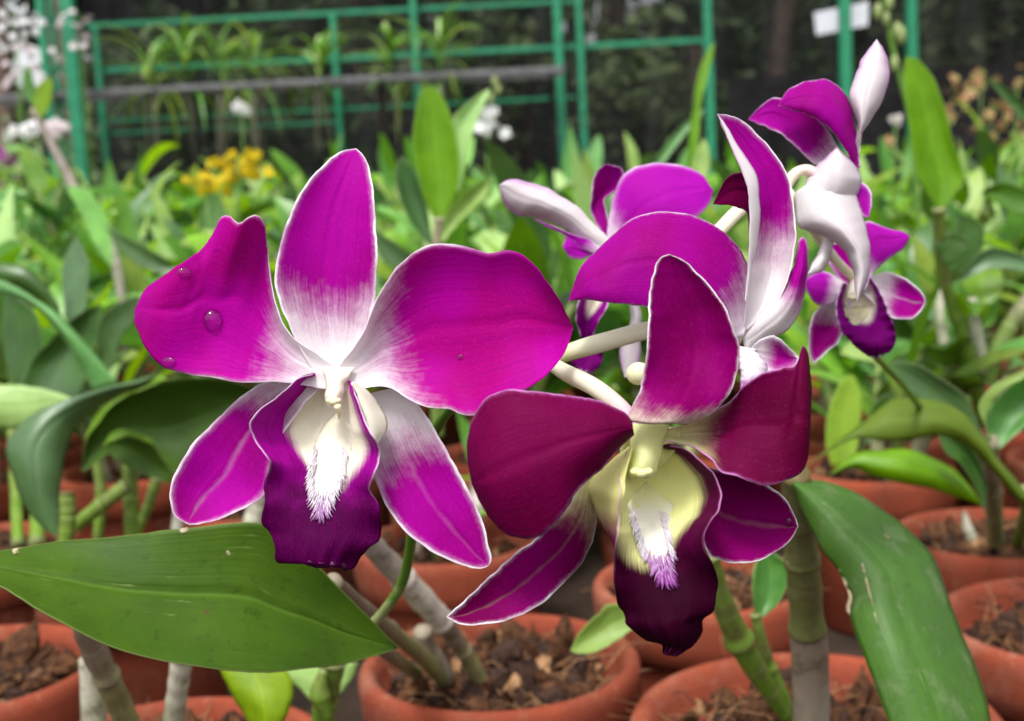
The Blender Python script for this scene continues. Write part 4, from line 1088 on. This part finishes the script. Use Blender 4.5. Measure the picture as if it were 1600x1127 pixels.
cane(pq, [(1547,690),(1551,760),(1556,846)], [.60,.70], [12,14,12], 'cane_purple')
cane(pq, [(1600,770),(1606,800),(1590,850)], [.57,.70], [12,12,9], 'cane_green')
cane(pq, [(1506,800),(1512,825),(1524,850)], [.70], [4,8,8], 'sheath_pale')
pv_ = hero_plant(G(1545, 700, .119), 'orchid with pale sheathed canes far to the side of the bed')
cane(pv_, [(1640,440),(1600,480),(1560,545),(1545,600)], [.82,.84], [12,13,13,11], 'cane_bg')
tube('sheath', pv_, [(1518,465),(1526,520),(1540,585)], [.84], [7,10,9], M['sheath_pale'])
cane(pv_, [(1478,440),(1470,480),(1476,560)], [.95], [6,8,8], 'sheath_pale')

# ------------------------------------------------------------------ the orchid flowers
FL = 'orchid flowers of the purple spray'
def flower(px, py, d, label): return empty('orchid_flower', P(px, py, d), label, 'flower', FL)
def rows_(*a): return list(a)
def on_surface(name, parent, L, R, surf, lift, mats, nu=26, nv=12, **k):
    l = resample(L, nu); r = resample(R, nu); v = np.linspace(0, 1, nv)
    X = l[:, None, 0] * (1 - v) + r[:, None, 0] * v; Y = l[:, None, 1] * (1 - v) + r[:, None, 1] * v
    D = np.array([[surf.at(X[i, j], Y[i, j])[0] for j in range(nv)] for i in range(nu)])
    u = np.linspace(0, 1, nu)[:, None]
    D = .25 * (np.roll(D, 1, 0) + np.roll(D, -1, 0)) * 1 + .5 * D if False else D
    lf = lift * np.sin(np.pi * np.clip(v, 0.02, .98)) * (1 - .75 * u) * np.clip(u * 6 + .15, 0, 1)
    d0 = D.mean()
    Z = (d0 - D) * 1000 + lf
    return sheet(name, parent, L, R, d0, None, mats, nu=nu, nv=nv, wob=.12, zfun=lambda a, b: Z, **k)
def hairs(parent, surf, roots, n, ldir, lens, mats, seed, lift=.4, r0=.9):
    """fringed callus: fine tapered hairs leaving the pad"""
    rs = np.random.default_rng(seed)
    rp = resample(roots, 200)
    mb = MB()
    for i in range(n):
        t = (i + rs.random()) / n
        x, y, w = rp[int(t * 199)]
        side = rs.choice([-1, 1]) * rs.uniform(.72, 1.0) if t < .62 else rs.uniform(-1, 1)
        x += side * w; y += rs.normal(0, 2)
        dx = ldir[0] + side * .55 + rs.normal(0, .12); dy = ldir[1] + rs.normal(0, .1)
        q = math.hypot(dx, dy); l = lens[0] + (lens[1] - lens[0]) * t * rs.uniform(.5, 1.1) + rs.uniform(0, 4)
        pts = [(x, y), (x + dx / q * l * .5, y + dy / q * l * .5 + rs.normal(0, .6)), (x + dx / q * l + rs.normal(0, 1), y + dy / q * l)]
        dd = [surf.at(*pts[0])[0] - lift / 1000, surf.at(*pts[1])[0] - (lift + .45) / 1000, surf.at(*pts[2])[0] - (lift * .8) / 1000]
        W = np.array([P(a, b, c) for (a, b), c in zip(pts, dd)])
        V, F, _ = tube_geo(W, np.array([r0, r0 * .8, r0 * .2]) * dd[0] / FPX, 4, False)
        mb.add(V, F, 0 if t + rs.normal(0, .06) < .60 else (1 if t + rs.normal(0, .08) < .82 else len(mats) - 1))
    o = put('fringe', mb.v, mb.f, mats, parent, mi=mb.m)
    o['kind'] = 'stuff'
    return o

def scar(parent, L, R, surf, lift=.25):
    return on_surface('scar', parent, L, R, surf, lift, [M['scar']] * 2, nu=12, nv=5, thick=.0002, groove=0)
LB = [o for o in pr.children if o.name.startswith('leaf')][-2]
scar(LB, [(1346,880),(1352,905),(1362,945),(1370,976)], [(1348,880),(1355,905),(1365,945),(1371,976)], SR)
scar(LB, [(1310,890),(1326,928),(1322,950),(1332,968)], [(1313,890),(1332,930),(1328,950),(1333,968)], SR)
scar(LB, [(1384,832),(1383,838),(1386,842)], [(1386,832),(1389,838),(1388,842)], SR)
LBB = [o for o in pl0.children if o.name.startswith('leaf')][0]
scar(LBB, [(18,858),(22,866),(30,864)], [(34,855),(33,860),(31,864)], SB)
scar(LBB, [(279,827),(283,833),(292,831)], [(294,824),(295,829),(293,831)], SB)
scar(LBB, [(354,861),(354,866),(357,868)], [(358,861),(359,866),(358,868)], SB)
# --- flower with the white throat
f1 = flower(520, 590, .236, 'big open magenta orchid with a white throat and water drops on one petal')
petal1 = {}
sheet('sepal', f1, [(500,600),(462,530),(440,480),(430,440),(437,388),(455,330),(480,286),(510,253),(535,236),(557,232)],
      [(550,600),(574,515),(585,465),(588,420),(588,380),(585,320),(580,275),(570,246),(557,232)], .2365, [(0,0,-1,0),(.3,2,-1.5,1.5),(.65,1,-2.5,1),(.9,-3,-4,-3),(1,-6,-6,-6)], [M['sep1'], M['back']], nu=60, nv=30, base=.215, edge=.42, mid=.0, seed=1)
sheet('sepal', f1, [(450,592),(425,596),(395,606),(365,630),(330,665),(300,696),(279,730),(266,766),(269,797),(283,813),(296,819)],
      [(500,606),(468,640),(436,690),(424,735),(414,772),(390,790),(350,808),(320,818),(296,819)], .2375, [(0,0,-1,0),(.3,0,-1,1),(.65,3,0,3),(1,4,4,4)], [M['sep1'], M['back']], nu=50, nv=26, base=.10, edge=.45, mid=.12, seed=2)
sheet('sepal', f1, [(556,620),(566,680),(582,740),(598,780),(615,808),(640,836),(680,865),(720,882),(748,889),(764,884)],
      [(622,604),(660,640),(690,690),(715,736),(740,780),(755,820),(764,852),(768,872),(764,884)], .2375, [(0,0,-1,0),(.3,1,-1,1),(.65,5,1.5,2),(1,3,3,3)], [M['sep1'], M['back']], nu=50, nv=26, base=.21, edge=.45, mid=.05, seed=3)
_, petal1['l'] = sheet('petal', f1, [(530,612),(440,598),(390,598),(340,592),(290,584),(252,572),(228,546),(213,512),(210,484)],
      [(528,575),(462,530),(440,500),(425,455),(420,400),(414,352),(403,336),(388,340),(373,349),(359,337),(345,339),(334,362),(312,391),(270,421),(228,452),(210,484)], .2355,
      [(0,0,0,0),(.2,0,-1,1),(.42,3,-1,1),(.55,3,1,6),(.68,2,3,1),(.85,0,3,4),(1,-5,-5,-5)], [M['pet1'], M['back']], nu=70, nv=36, base=.16, edge=.3, seed=4, wob=.6)
_, petal1['r'] = sheet('petal', f1, [(524,578),(565,525),(590,466),(620,419),(655,391),(690,381),(730,386),(765,397),(795,392),(825,405),(855,440),(878,475),(896,512)],
      [(530,612),(600,604),(640,625),(665,636),(700,641),(740,649),(785,628),(840,598),(865,575),(885,545),(896,512)], .2355,
      [(0,0,0,0),(.2,3,-1.5,1),(.45,4,-2,3),(.7,4,0,5),(.85,2,-1.5,3),(1,-6,-6,-6)], [M['pet1'], M['back']], nu=70, nv=36, base=.15, edge=.35, seed=5, wob=.55)
lip, s1 = sheet('lip', f1, [(488,586),(465,593),(435,620),(406,640),(391,663),(396,684),(409,703),(420,719),(420,736),(412,756),(413,785),(408,815),(421,832),(429,855),(430,875),(439,881),(453,873),(475,881),(503,887)],
      [(550,596),(556,618),(569,655),(581,680),(592,697),(593,717),(585,740),(578,765),(592,789),(595,808),(594,842),(578,855),(563,873),(549,891),(537,878),(522,881),(503,887)], .2375,
      [(0,5,-4,6),(.2,9,-4,12),(.42,9,2,10),(.6,6,7,8),(.8,6,10,6),(1,6,7,6)], [M['lip1'], M['backd']], nu=80, nv=44, thick=.0005, ripple=.9, rip_f=6, seed=6, wob=.25)
sheet('side_lobe', lip, [(552,597),(563,636),(576,668),(589,694)], [(552,597),(577,612),(600,645),(605,668),(589,694)], .2315, [(0,3,2,0),(.5,3,2,-3),(1,4,2,2)], [M['cream'], M['cream']], nu=20, nv=10, wob=.1)
on_surface('callus', lip, [(528,640),(500,672),(486,715),(482,745),(488,775),(499,806)], [(530,640),(552,680),(541,722),(532,748),(520,775),(501,806)], s1, 1.0, [M['callus1']] * 2)
hairs(lip, s1, [(516,700,25),(511,735,26),(508,745,24),(505,770,18),(502,790,10),(500,800,5)], 420, (-.12, 1.0), (8, 17), [M['white_hair'], M['white_hair'], M['lilac_hair']], 1, .7)
col, _ = sheet('column', f1, [(502,574),(509,595),(508,612),(508,628),(514,637)], [(554,574),(542,595),(538,612),(535,628),(527,637)], .2352, [(0,0,0,0),(.35,1,3.5,1),(.8,3,6,3),(1,3.5,4.5,3.5)], [M['cream'], M['cream']], nu=24, nv=18, wob=.05, groove=0, thick=.001)
def cap(parent, px, py, d, w, mat):
    V, F = [], []
    for dx, r in ((-.42, .62), (.42, .62), (0, .7)):
        v, f = blob_geo(P(px + dx * w, py + (0 if dx else 2), d), w * r * d / FPX, (1, .9, .62), 14, 10)
        n = len(V); V += v; F += [tuple(i + n for i in q) for q in f]
    return put('anther_cap', V, F, [mat], parent)
cap(col, 521, 626, .2298, 12, M['ivory'])
tube('beak', col, [(527,634),(530,645),(530,655)], [.2275,.229], [6,4,1], M['ivory'], n=8, ns=8)
tube('pedicel', f1, [(535,588),(640,570),(760,556),(862,566)], [.2395,.252,.258], [13,12,12,12], M['ped_cream'])

# --- wine red flower in front
f2 = flower(1010, 690, .214, 'dark wine-red orchid with a greenish throat, nearest of the blooms')
sheet('sepal', f2, [(977,656),(1000,606),(1010,556),(1014,500),(1015,462),(1021,426),(1031,405),(1046,398)],
      [(1075,664),(1117,642),(1146,602),(1155,550),(1147,518),(1129,477),(1102,440),(1070,410),(1046,398)], .2125, [(0,3,7,2),(.12,2,4,1),(.4,3,-2.5,2),(.75,1,-2,0),(1,0,0,0)], [M['dor2'], M['back']], nu=60, nv=34, base=-.06, edge=.2, mid=.0, seed=11)
sheet('petal', f2, [(988,660),(979,647),(944,629),(885,618),(834,612),(795,609),(766,617),(745,640),(733,671),(729,710),(737,757)],
      [(991,680),(963,706),(940,733),(905,764),(885,795),(862,823),(838,840),(807,841),(780,827),(756,796),(737,757)], .2085, [(0,0,3,0),(.15,0,5,2),(.45,2,7,5),(.75,0,5,3),(1,-2,-2,-2)], [M['pet2'], M['backw']], nu=60, nv=36, base=-.3, edge=.25, seed=12, wob=.5)
sheet('petal', f2, [(1000,672),(1040,672),(1072,664),(1102,650),(1140,628),(1166,601),(1192,583),(1222,575),(1241,572),(1249,553),(1256,540),(1265,560),(1268,605),(1266,660)],
      [(1008,690),(1045,690),(1080,697),(1112,718),(1128,738),(1151,744),(1174,752),(1201,759),(1229,751),(1252,738),(1263,712),(1266,660)], .2145, [(0,0,0,0),(.25,0,-2,2),(.55,1,1,5),(.8,-2,3,3),(1,-4,-4,-4)], [M['pet2'], M['backw']], nu=60, nv=36, base=.15, edge=.2, seed=13, wob=.5)
sheet('sepal', f2, [(902,738),(892,785),(842,836),(807,864),(768,900),(729,936),(698,964)],
      [(938,736),(930,790),(932,820),(924,850),(909,881),(881,912),(846,943),(807,964),(760,976),(722,976),(698,964)], .2165, [(0,0,0,0),(.3,2,3,-2),(.6,2,0,2),(1,3,3,3)], [M['sep2'], M['back']], nu=54, nv=26, base=.10, edge=.28, mid=.08, seed=14)
_, s2r = sheet('sepal', f2, [(1066,722),(1125,735),(1170,748),(1205,762),(1227,780),(1240,803),(1247,823)],
      [(1072,766),(1092,812),(1100,846),(1108,866),(1126,875),(1155,880),(1186,875),(1213,861),(1236,842),(1247,823)], .2190, [(0,0,0,0),(.5,2,-2,2),(1,0,0,0)], [M['sep2'], M['back']], nu=44, nv=24, base=-.1, edge=.2, mid=.06, seed=15)
lip2, s2 = sheet('lip', f2, [(980,706),(972,728),(970,750),(968,788),(965,834),(960,874),(960,912),(965,944),(976,963),(978,976),(992,990),(1010,1002),(1033,1008),(1035,1019),(1046,1024)],
      [(1048,697),(1073,704),(1100,725),(1119,748),(1127,772),(1123,796),(1108,819),(1100,843),(1104,866),(1117,889),(1123,909),(1119,932),(1115,955),(1098,969),(1097,990),(1084,1010),(1062,1021),(1046,1024)], .2165,
      [(0,5,-4,4),(.2,10,-4,8),(.42,9,1,10),(.62,6,6,8),(.82,4,9,5),(1,3,5,3)], [M['lip2'], M['backv']], nu=80, nv=44, thick=.0005, ripple=.7, rip_f=5, seed=16, wob=.25)
sheet('side_lobe', lip2, [(982,698),(945,728),(914,758),(922,780),(941,820),(963,860)], [(986,700),(979,735),(974,775),(970,815),(963,860)], .2125, [(0,-2,1,4),(.5,-4,1,5),(1,1,2,4)], [M['lobe2'], M['lobe2']], nu=30, nv=16, wob=.15, seed=17)
on_surface('callus', lip2, [(1010,752),(984,785),(990,822),(1008,860),(1032,892)], [(1014,752),(1052,790),(1044,825),(1044,858),(1034,892)], s2, .6, [M['callus2']] * 2)
hairs(lip2, s2, [(1012,800,27),(1019,830,25),(1026,855,22),(1034,875,17),(1038,893,12),(1042,905,6)], 460, (.16, 1.0), (8, 18), [M['white_hair'], M['lilac_hair'], M['violet_hair']], 2, .7)
col2, _ = sheet('column', f2, [(985,662),(984,690),(980,715),(978,735),(985,748)], [(1046,664),(1038,690),(1034,715),(1029,735),(1018,748)], .2145, [(0,0,1,0),(.35,1,4,1),(.8,3,6,3),(1,4,5,4)], [M['green_cream'], M['green_cream']], nu=24, nv=18, wob=.05, groove=0, thick=.001)
cap(col2, 1002, 737, .2092, 18, M['callus2'])
sheet('throat', f2, [(985,664),(972,690),(974,715),(1005,740)], [(1062,668),(1058,690),(1046,715),(1008,740)], .2185, [(0,3,-1,3),(1,1,-2,1)], [M['green_cream'], M['green_cream']], nu=18, nv=12, wob=.1)
tube('pedicel', f2, [(858,566),(885,583),(930,606),(968,636),(1000,672)], [.258,.245,.232,.222,.218], [11,14,14,14,13], M['ped_pink'])

# --- side-on flower behind
f3 = flower(1160, 520, .250, 'side-turned violet orchid with a tall curved dorsal sepal above the wine-red bloom')
sheet('petal', f3, [(1162,525),(1172,485),(1173,447),(1167,411),(1151,382),(1128,360),(1090,339),(1052,331),(1015,333),(982,346),(949,375),(911,412),(897,440),(888,471)],
      [(1140,535),(1110,504),(1060,490),(1010,480),(958,474),(911,469),(888,471)], .2500, [(0,0,0,0),(.25,-3,4,4),(.55,-2,6,7),(.8,-2,6,7),(1,2,2,2)], [M['pet3'], M['back']], nu=60, nv=34, base=.06, edge=.16, seed=21, wob=.5)
sheet('sepal', f3, [(1160,522),(1165,483),(1171,440),(1172,408),(1172,370),(1174,330),(1170,290),(1158,258),(1143,228),(1129,197),(1121,178)],
      [(1176,508),(1212,474),(1231,437),(1240,394),(1243,360),(1240,318),(1233,281),(1217,248),(1194,219),(1170,196),(1144,181),(1121,178)], .2505, [(0,0,0,0),(.3,5,-2,2),(.6,6,-1,-1),(.85,4,2,0),(1,6,6,6)], [M['sep1'], M['back']], nu=60, nv=26, base=.30, edge=.45, mid=.0, seed=22)
sheet('sepal_margin', f3, [(1166,470),(1170,425),(1171,390),(1172,350),(1172,318),(1167,288),(1156,258),(1142,228),(1129,197),(1121,178)], [(1167,470),(1175,420),(1182,390),(1187,350),(1187,310),(1184,280),(1172,255),(1154,226),(1136,197),(1121,178)], .2455, [(0,0,0,-1),(.5,3,2,0),(1,2,2,2)], [M['back'], M['back']], nu=40, nv=8, wob=.1)
sheet('sepal', f3, [(1158,525),(1193,484),(1222,456),(1236,427),(1243,399),(1247,376),(1256,370)], [(1165,548),(1200,532),(1231,517),(1250,488),(1260,450),(1264,408),(1262,381),(1256,370)], .2515, [(0,0,0,0),(.5,1,4,-2),(1,0,0,0)], [M['sep1'], M['back']], nu=40, nv=18, base=.42, edge=.3, seed=23)
sheet('petal', f3, [(1172,500),(1172,400),(1168,335),(1150,323),(1130,321),(1115,319)], [(1200,500),(1215,400),(1206,320),(1186,281),(1162,269),(1136,279),(1115,319)], .2600, [(0,0,0,0),(.6,0,0,3),(1,3,3,3)], [M['pet2'], M['backw']], nu=40, nv=18, base=-.2, edge=.2, seed=24)
sheet('lip', f3, [(1150,540),(1156,580),(1158,612),(1166,626)], [(1180,545),(1196,565),(1198,592),(1166,626)], .2480, [(0,0,0,0),(.5,2,4,0),(1,4,4,4)], [M['pet4'], M['back']], nu=30, nv=16, base=.55, edge=.4, ripple=.5, seed=25)
sheet('sepal', f3, [(1172,545),(1192,528),(1214,528),(1234,545),(1249,560)], [(1174,556),(1196,578),(1220,582),(1240,576),(1249,560)], .2495, [(0,0,0,0),(.5,3,1,2),(1,2,2,2)], [M['sep1'], M['back']], nu=34, nv=16, base=.3, edge=.7, seed=26)
tube('pedicel', f3, [(866,564),(885,552),(950,533),(1015,516),(1080,512),(1160,525)], [.258,.256,.254,.252], [12,15,14.5,14,13,13], M['ped_cream'])
V, F = blob_geo(P(998, 584, .240), 18 * .240 / FPX, (1.1, 1, 1), 16, 12); put('spur', V, F, [M['ivory']], f3)

# --- small flower behind, seen from the back
f4 = flower(960, 400, .33, 'pale-backed violet orchid facing away between the two big blooms')
sheet('sepal', f4, [(962,382),(925,346),(902,323),(864,299),(826,285),(798,280),(780,289)], [(935,388),(905,372),(883,359),(855,346),(831,340),(803,335),(786,318),(780,289)], .330, [(0,0,0,0),(.5,0,4,-3),(1,6,6,6)], [M['back'], M['sep1']], nu=44, nv=20, seed=31)
sheet('sepal', f4, [(945,392),(918,374),(895,366),(860,352),(836,343)], [(940,398),(912,390),(888,372),(862,358),(836,343)], .3285, [(0,0,0,0),(1,6,6,6)], [M['pet4'], M['back']], nu=24, nv=8, base=.1, edge=.1, seed=36)
sheet('petal', f4, [(942,372),(924,332),(924,304),(931,272),(946,257)], [(956,366),(945,312),(968,293),(976,276),(968,262),(946,257)], .334, [(0,0,0,0),(.5,0,-3,0),(1,2,2,2)], [M['pet3'], M['back']], nu=36, nv=18, base=-.2, edge=.3, seed=32)
sheet('petal', f4, [(950,385),(951,336),(963,295),(982,266),(1015,255),(1062,257),(1095,271),(1114,297)], [(965,388),(1000,376),(1045,360),(1090,339),(1109,318),(1114,297)], .332, [(0,0,0,0),(.5,0,5,6),(1,2,2,2)], [M['pet4'], M['back']], nu=44, nv=24, base=.08, edge=.5, seed=33)
sheet('petal', f4, [(946,382),(908,374),(888,363),(879,386)], [(950,400),(925,402),(905,406),(890,402),(879,386)], .331, [(0,0,0,0),(.5,0,3,3),(1,2,2,2)], [M['pet4'], M['back']], nu=28, nv=16, base=.15, edge=.4, seed=34)
sheet('lip', f4, [(938,400),(905,470),(901,500),(908,526),(894,565),(912,587)], [(965,400),(950,472),(935,505),(927,526),(942,553),(935,575),(912,587)], .326, [(0,0,0,0),(.5,4,-3,4),(1,2,4,2)], [M['lip6'], M['back']], nu=40, nv=20, ripple=.8, seed=35)
sheet('sepal', f4, [(960,395),(984,480),(980,520),(967,552),(976,590)], [(978,395),(1001,480),(1001,530),(1000,562),(990,586),(976,590)], .334, [(0,0,0,0),(.5,0,3,0),(1,2,2,2)], [M['back'], M['sep1']], nu=36, nv=12, seed=37)
tube('pedicel', f4, [(950,392),(990,410),(1050,440),(1120,500)], [.332,.30,.275,.262], [8,9,10,10], M['ped_cream'])

# --- white-backed flower at the top of the spray
f5 = flower(1300, 270, .29, 'white-backed orchid with a violet hood at the top of the spray')
sheet('sepal', f5, [(1335,262),(1340,225),(1338,186),(1327,150),(1335,121),(1349,88),(1370,61)], [(1345,262),(1344,215),(1363,187),(1382,153),(1390,121),(1386,88),(1370,61)], .291, [(0,0,0,0),(.5,0,4,-2),(1,-4,-4,-4)], [M['back'], M['sep1']], nu=50, nv=22, seed=41)
sheet('petal', f5, [(1342,272),(1341,235),(1336,190),(1326,156),(1310,134),(1287,124),(1255,128),(1232,140),(1220,155),(1217,166)], [(1336,270),(1322,236),(1302,207),(1280,190),(1250,176),(1217,166)], .289, [(0,0,0,0),(.5,-4,4,4),(1,2,2,2)], [M['pet3'], M['back']], nu=50, nv=26, base=-.15, edge=.14, seed=42)
sheet('petal', f5, [(1318,262),(1304,222),(1280,186),(1250,168),(1215,152),(1193,162),(1169,187)], [(1296,262),(1280,260),(1264,249),(1245,230),(1222,211),(1193,197),(1169,187)], .294, [(0,0,0,0),(.5,-2,-1,3),(1,0,0,0)], [M['pet3'], M['back']], nu=46, nv=22, base=.1, edge=.25, seed=43)
sheet('sepal', f5, [(1243,300),(1245,350),(1270,364),(1297,375),(1320,394),(1332,422),(1335,450),(1339,470)], [(1300,262),(1330,292),(1345,325),(1357,370),(1360,408),(1353,446),(1339,470)], .286, [(0,-3,0,-3),(.4,-3,5,-3),(.75,0,5,0),(1,4,4,4)], [M['back'], M['sep1']], nu=50, nv=26, seed=44)
sheet('sepal', f5, [(1245,320),(1262,276),(1290,246),(1308,228)], [(1320,330),(1345,292),(1340,262),(1308,228)], .2875, [(0,-2,2,-2),(.5,-2,4,-2),(1,0,0,0)], [M['back'], M['sep1']], nu=30, nv=18, seed=45)
sheet('sepal', f5, [(1290,365),(1279,392),(1268,415),(1261,430)], [(1304,372),(1298,402),(1284,425),(1261,430)], .289, [(0,0,0,0),(.5,0,2,-1),(1,4,4,4)], [M['back'], M['back']], nu=24, nv=10, seed=46)
sheet('petal', f5, [(1322,285),(1340,325),(1350,338),(1358,339)], [(1326,280),(1352,288),(1363,310),(1358,339)], .292, [(0,0,0,0),(1,2,2,2)], [M['pet4'], M['back']], nu=24, nv=12, base=.1, edge=.4, seed=47)
tube('pedicel', f5, [(1225,300),(1240,274),(1262,266),(1284,280)], [.29,.29,.288], [8,9,9,9], M['ped_pink'])
tube('pedicel', f5, [(1060,450),(1100,390),(1128,356),(1170,318),(1226,300)], [.264,.272,.286,.29], [9,10,11,11,8], M['ped_cream'])

# --- small flower at the far side
f6 = flower(1335, 450, .325, 'small cream-throated orchid hanging below the white-backed bloom')
sheet('sepal', f6, [(1325,455),(1300,421),(1288,396),(1300,381)], [(1348,450),(1336,402),(1318,381),(1300,381)], .328, [(0,0,0,0),(1,0,0,0)], [M['sep1'], M['back']], nu=28, nv=14, base=.05, edge=.5, seed=51)
sheet('petal', f6, [(1338,448),(1344,385),(1352,346),(1382,355),(1410,362),(1422,370)], [(1352,455),(1368,424),(1386,407),(1411,389),(1422,370)], .327, [(0,0,0,0),(.5,0,3,2),(1,2,2,2)], [M['pet4'], M['back']], nu=34, nv=18, base=.22, edge=.3, seed=52)
sheet('petal', f6, [(1330,446),(1288,424),(1266,431),(1257,441)], [(1328,462),(1288,478),(1266,466),(1257,441)], .328, [(0,0,0,0),(.5,0,3,2),(1,2,2,2)], [M['pet4'], M['back']], nu=30, nv=16, base=.3, edge=.4, seed=53)
sheet('sepal', f6, [(1345,440),(1382,426),(1415,436),(1440,456),(1446,473)], [(1345,455),(1377,484),(1400,498),(1429,496),(1446,473)], .328, [(0,0,0,0),(.5,0,-2,2),(1,2,2,2)], [M['sep1'], M['back']], nu=34, nv=18, base=.36, edge=.4, mid=.3, seed=54)
sheet('sepal', f6, [(1312,455),(1282,478),(1268,500),(1264,526),(1266,556),(1272,568)], [(1335,460),(1322,500),(1311,530),(1293,550),(1272,568)], .328, [(0,0,0,0),(.5,0,-2,2),(1,2,2,2)], [M['sep1'], M['back']], nu=34, nv=18, base=.3, edge=.5, seed=55)
lip6, s6 = sheet('lip', f6, [(1316,444),(1306,478),(1311,505),(1322,526),(1346,550),(1370,559)], [(1362,436),(1378,462),(1388,488),(1399,520),(1394,546),(1370,559)], .327, [(0,3,-4,3),(.4,6,-2,6),(.7,3,6,3),(1,2,2,2)], [M['lip6'], M['back']], nu=44, nv=26, ripple=.7, seed=56)
on_surface('callus', lip6, [(1318,480),(1322,496),(1332,508)], [(1354,478),(1356,494),(1340,508)], s6, 2.0, [M['ivory']] * 2, nu=16, nv=10)
c6 = tube('column', f6, [(1338,432),(1336,450),(1332,464)], [.327,.324,.321], [8,10,9], M['cream'], n=10, ns=12)
cap(c6, 1332, 464, .320, 8, M['ivory'])
tube('pedicel', f6, [(1340,440),(1300,400),(1260,340),(1230,300)], [.33,.31,.295,.29], [7,8,9,9], M['ped_cream'])

# green stalks
st_ = tube('flower_stalk', None, [(582,975),(604,950),(628,912),(640,862),(648,800),(668,700),(720,620),(800,575),(862,566),(920,545),(1010,520),(1080,470),(1060,450)], [.330,.320,.305,.290,.275,.262,.256,.256,.258,.262,.266,.268,.264],
     [8,8,8.5,8.5,8,8,8,9,10,9,9,9,9], M['stalk'], n=70, ns=12)
tag(st_, 'thin curved green flower stalk rising from the cane near the spotted leaf', 'flower stalk')
st2 = tube('flower_stalk', None, [(1362,552),(1385,575),(1412,604),(1440,640)], [.345,.42,.52,.56], [5,5,5,5], M['stalk'], n=20, ns=8)
tag(st2, 'thin green stalk between the small orchid and the brown-spotted leaf', 'flower stalk')

# water drops
def drop(px, py, surf, rx, ry, label):
    d, w, nrm = surf.at(px, py)
    z = Vector(nrm); zc = z.to_track_quat('Z', 'Y').to_matrix()
    up = np.array(P(px, py - 10, d)) - np.array(P(px, py, d)); up /= np.linalg.norm(up)
    up = up - nrm * (up @ nrm); up /= np.linalg.norm(up); sd = np.cross(up, nrm)
    V, F = [], []; nu_, nv_ = 18, 9
    for j in range(nv_ + 1):
        th = math.pi / 2 * j / nv_
        for i in range(nu_):
            a = 2 * math.pi * i / nu_
            q = math.sin(th)
            yy = math.sin(a) * q * ry * (1.0 if math.sin(a) > 0 else 1.25)
            V.append(w + sd * math.cos(a) * q * rx + up * yy + nrm * (math.cos(th) * min(rx, ry) * .75 - .0001))
    for j in range(nv_):
        for i in range(nu_):
            i2 = (i + 1) % nu_
            F.append((j * nu_ + i, (j + 1) * nu_ + i, (j + 1) * nu_ + i2, j * nu_ + i2))
    F.append(tuple(nv_ * nu_ + i for i in range(nu_))[::-1])
    o = put('water_drop', V, F, [M['water']], None)
    tag(o, label, 'water drop', 'water drops on the petals')
mm = .235 / FPX
drop(329, 500, petal1['l'], 15 * mm, 16 * mm, 'largest clear water drop in the middle of the magenta petal')
drop(289, 424, petal1['l'], 11 * mm, 8 * mm, 'clear water drop on the outer upper edge of the magenta petal')
drop(266, 566, petal1['l'], 12 * mm, 8 * mm, 'clear water drop at the lower rim of the magenta petal')
drop(720, 560, petal1['r'], 6 * mm, 5 * mm, 'tiny water drop on the petal nearer the cream pedicels')

drop(1231, 815, s2r, 7 * mm * .9, 8 * mm * .9, 'small water drop at the tip of the wine-red sepal')

# husk chunks lying on the pots
hr = np.random.default_rng(77)
for c, r, n, lb_, gp_ in ((pA, .064, 9, 'rough coconut husk chunk in the pot under the two big flowers', 'husk chunks under the two flowers'),
                          (pB, .072, 8, 'rough coconut husk chunk beside the thick ringed cane', 'husk chunks round the thick cane'),
                          (pE, .064, 5, 'rough coconut husk chunk near the spotted leaf tip', 'husk chunks near the leaf tip'), (pF, .064, 4, 'rough coconut husk chunk underneath the spotted leaf', 'husk chunks under the leaf')):
    for k in range(n):
        a = hr.uniform(0, 6.3); q = r * .62 * math.sqrt(hr.random())
        V, F = chunk_geo(hr, np.array([c[0] + q * math.cos(a), c[1] + q * math.sin(a) + .008, SOIL + hr.uniform(.003, .018)]), hr.uniform(.008, .015))
        o = put('husk_chunk', V, F, [M['husk' if hr.random() < .6 else 'husk_dark']], None, smooth=False)
        tag(o, lb_, 'husk chunk', gp_)
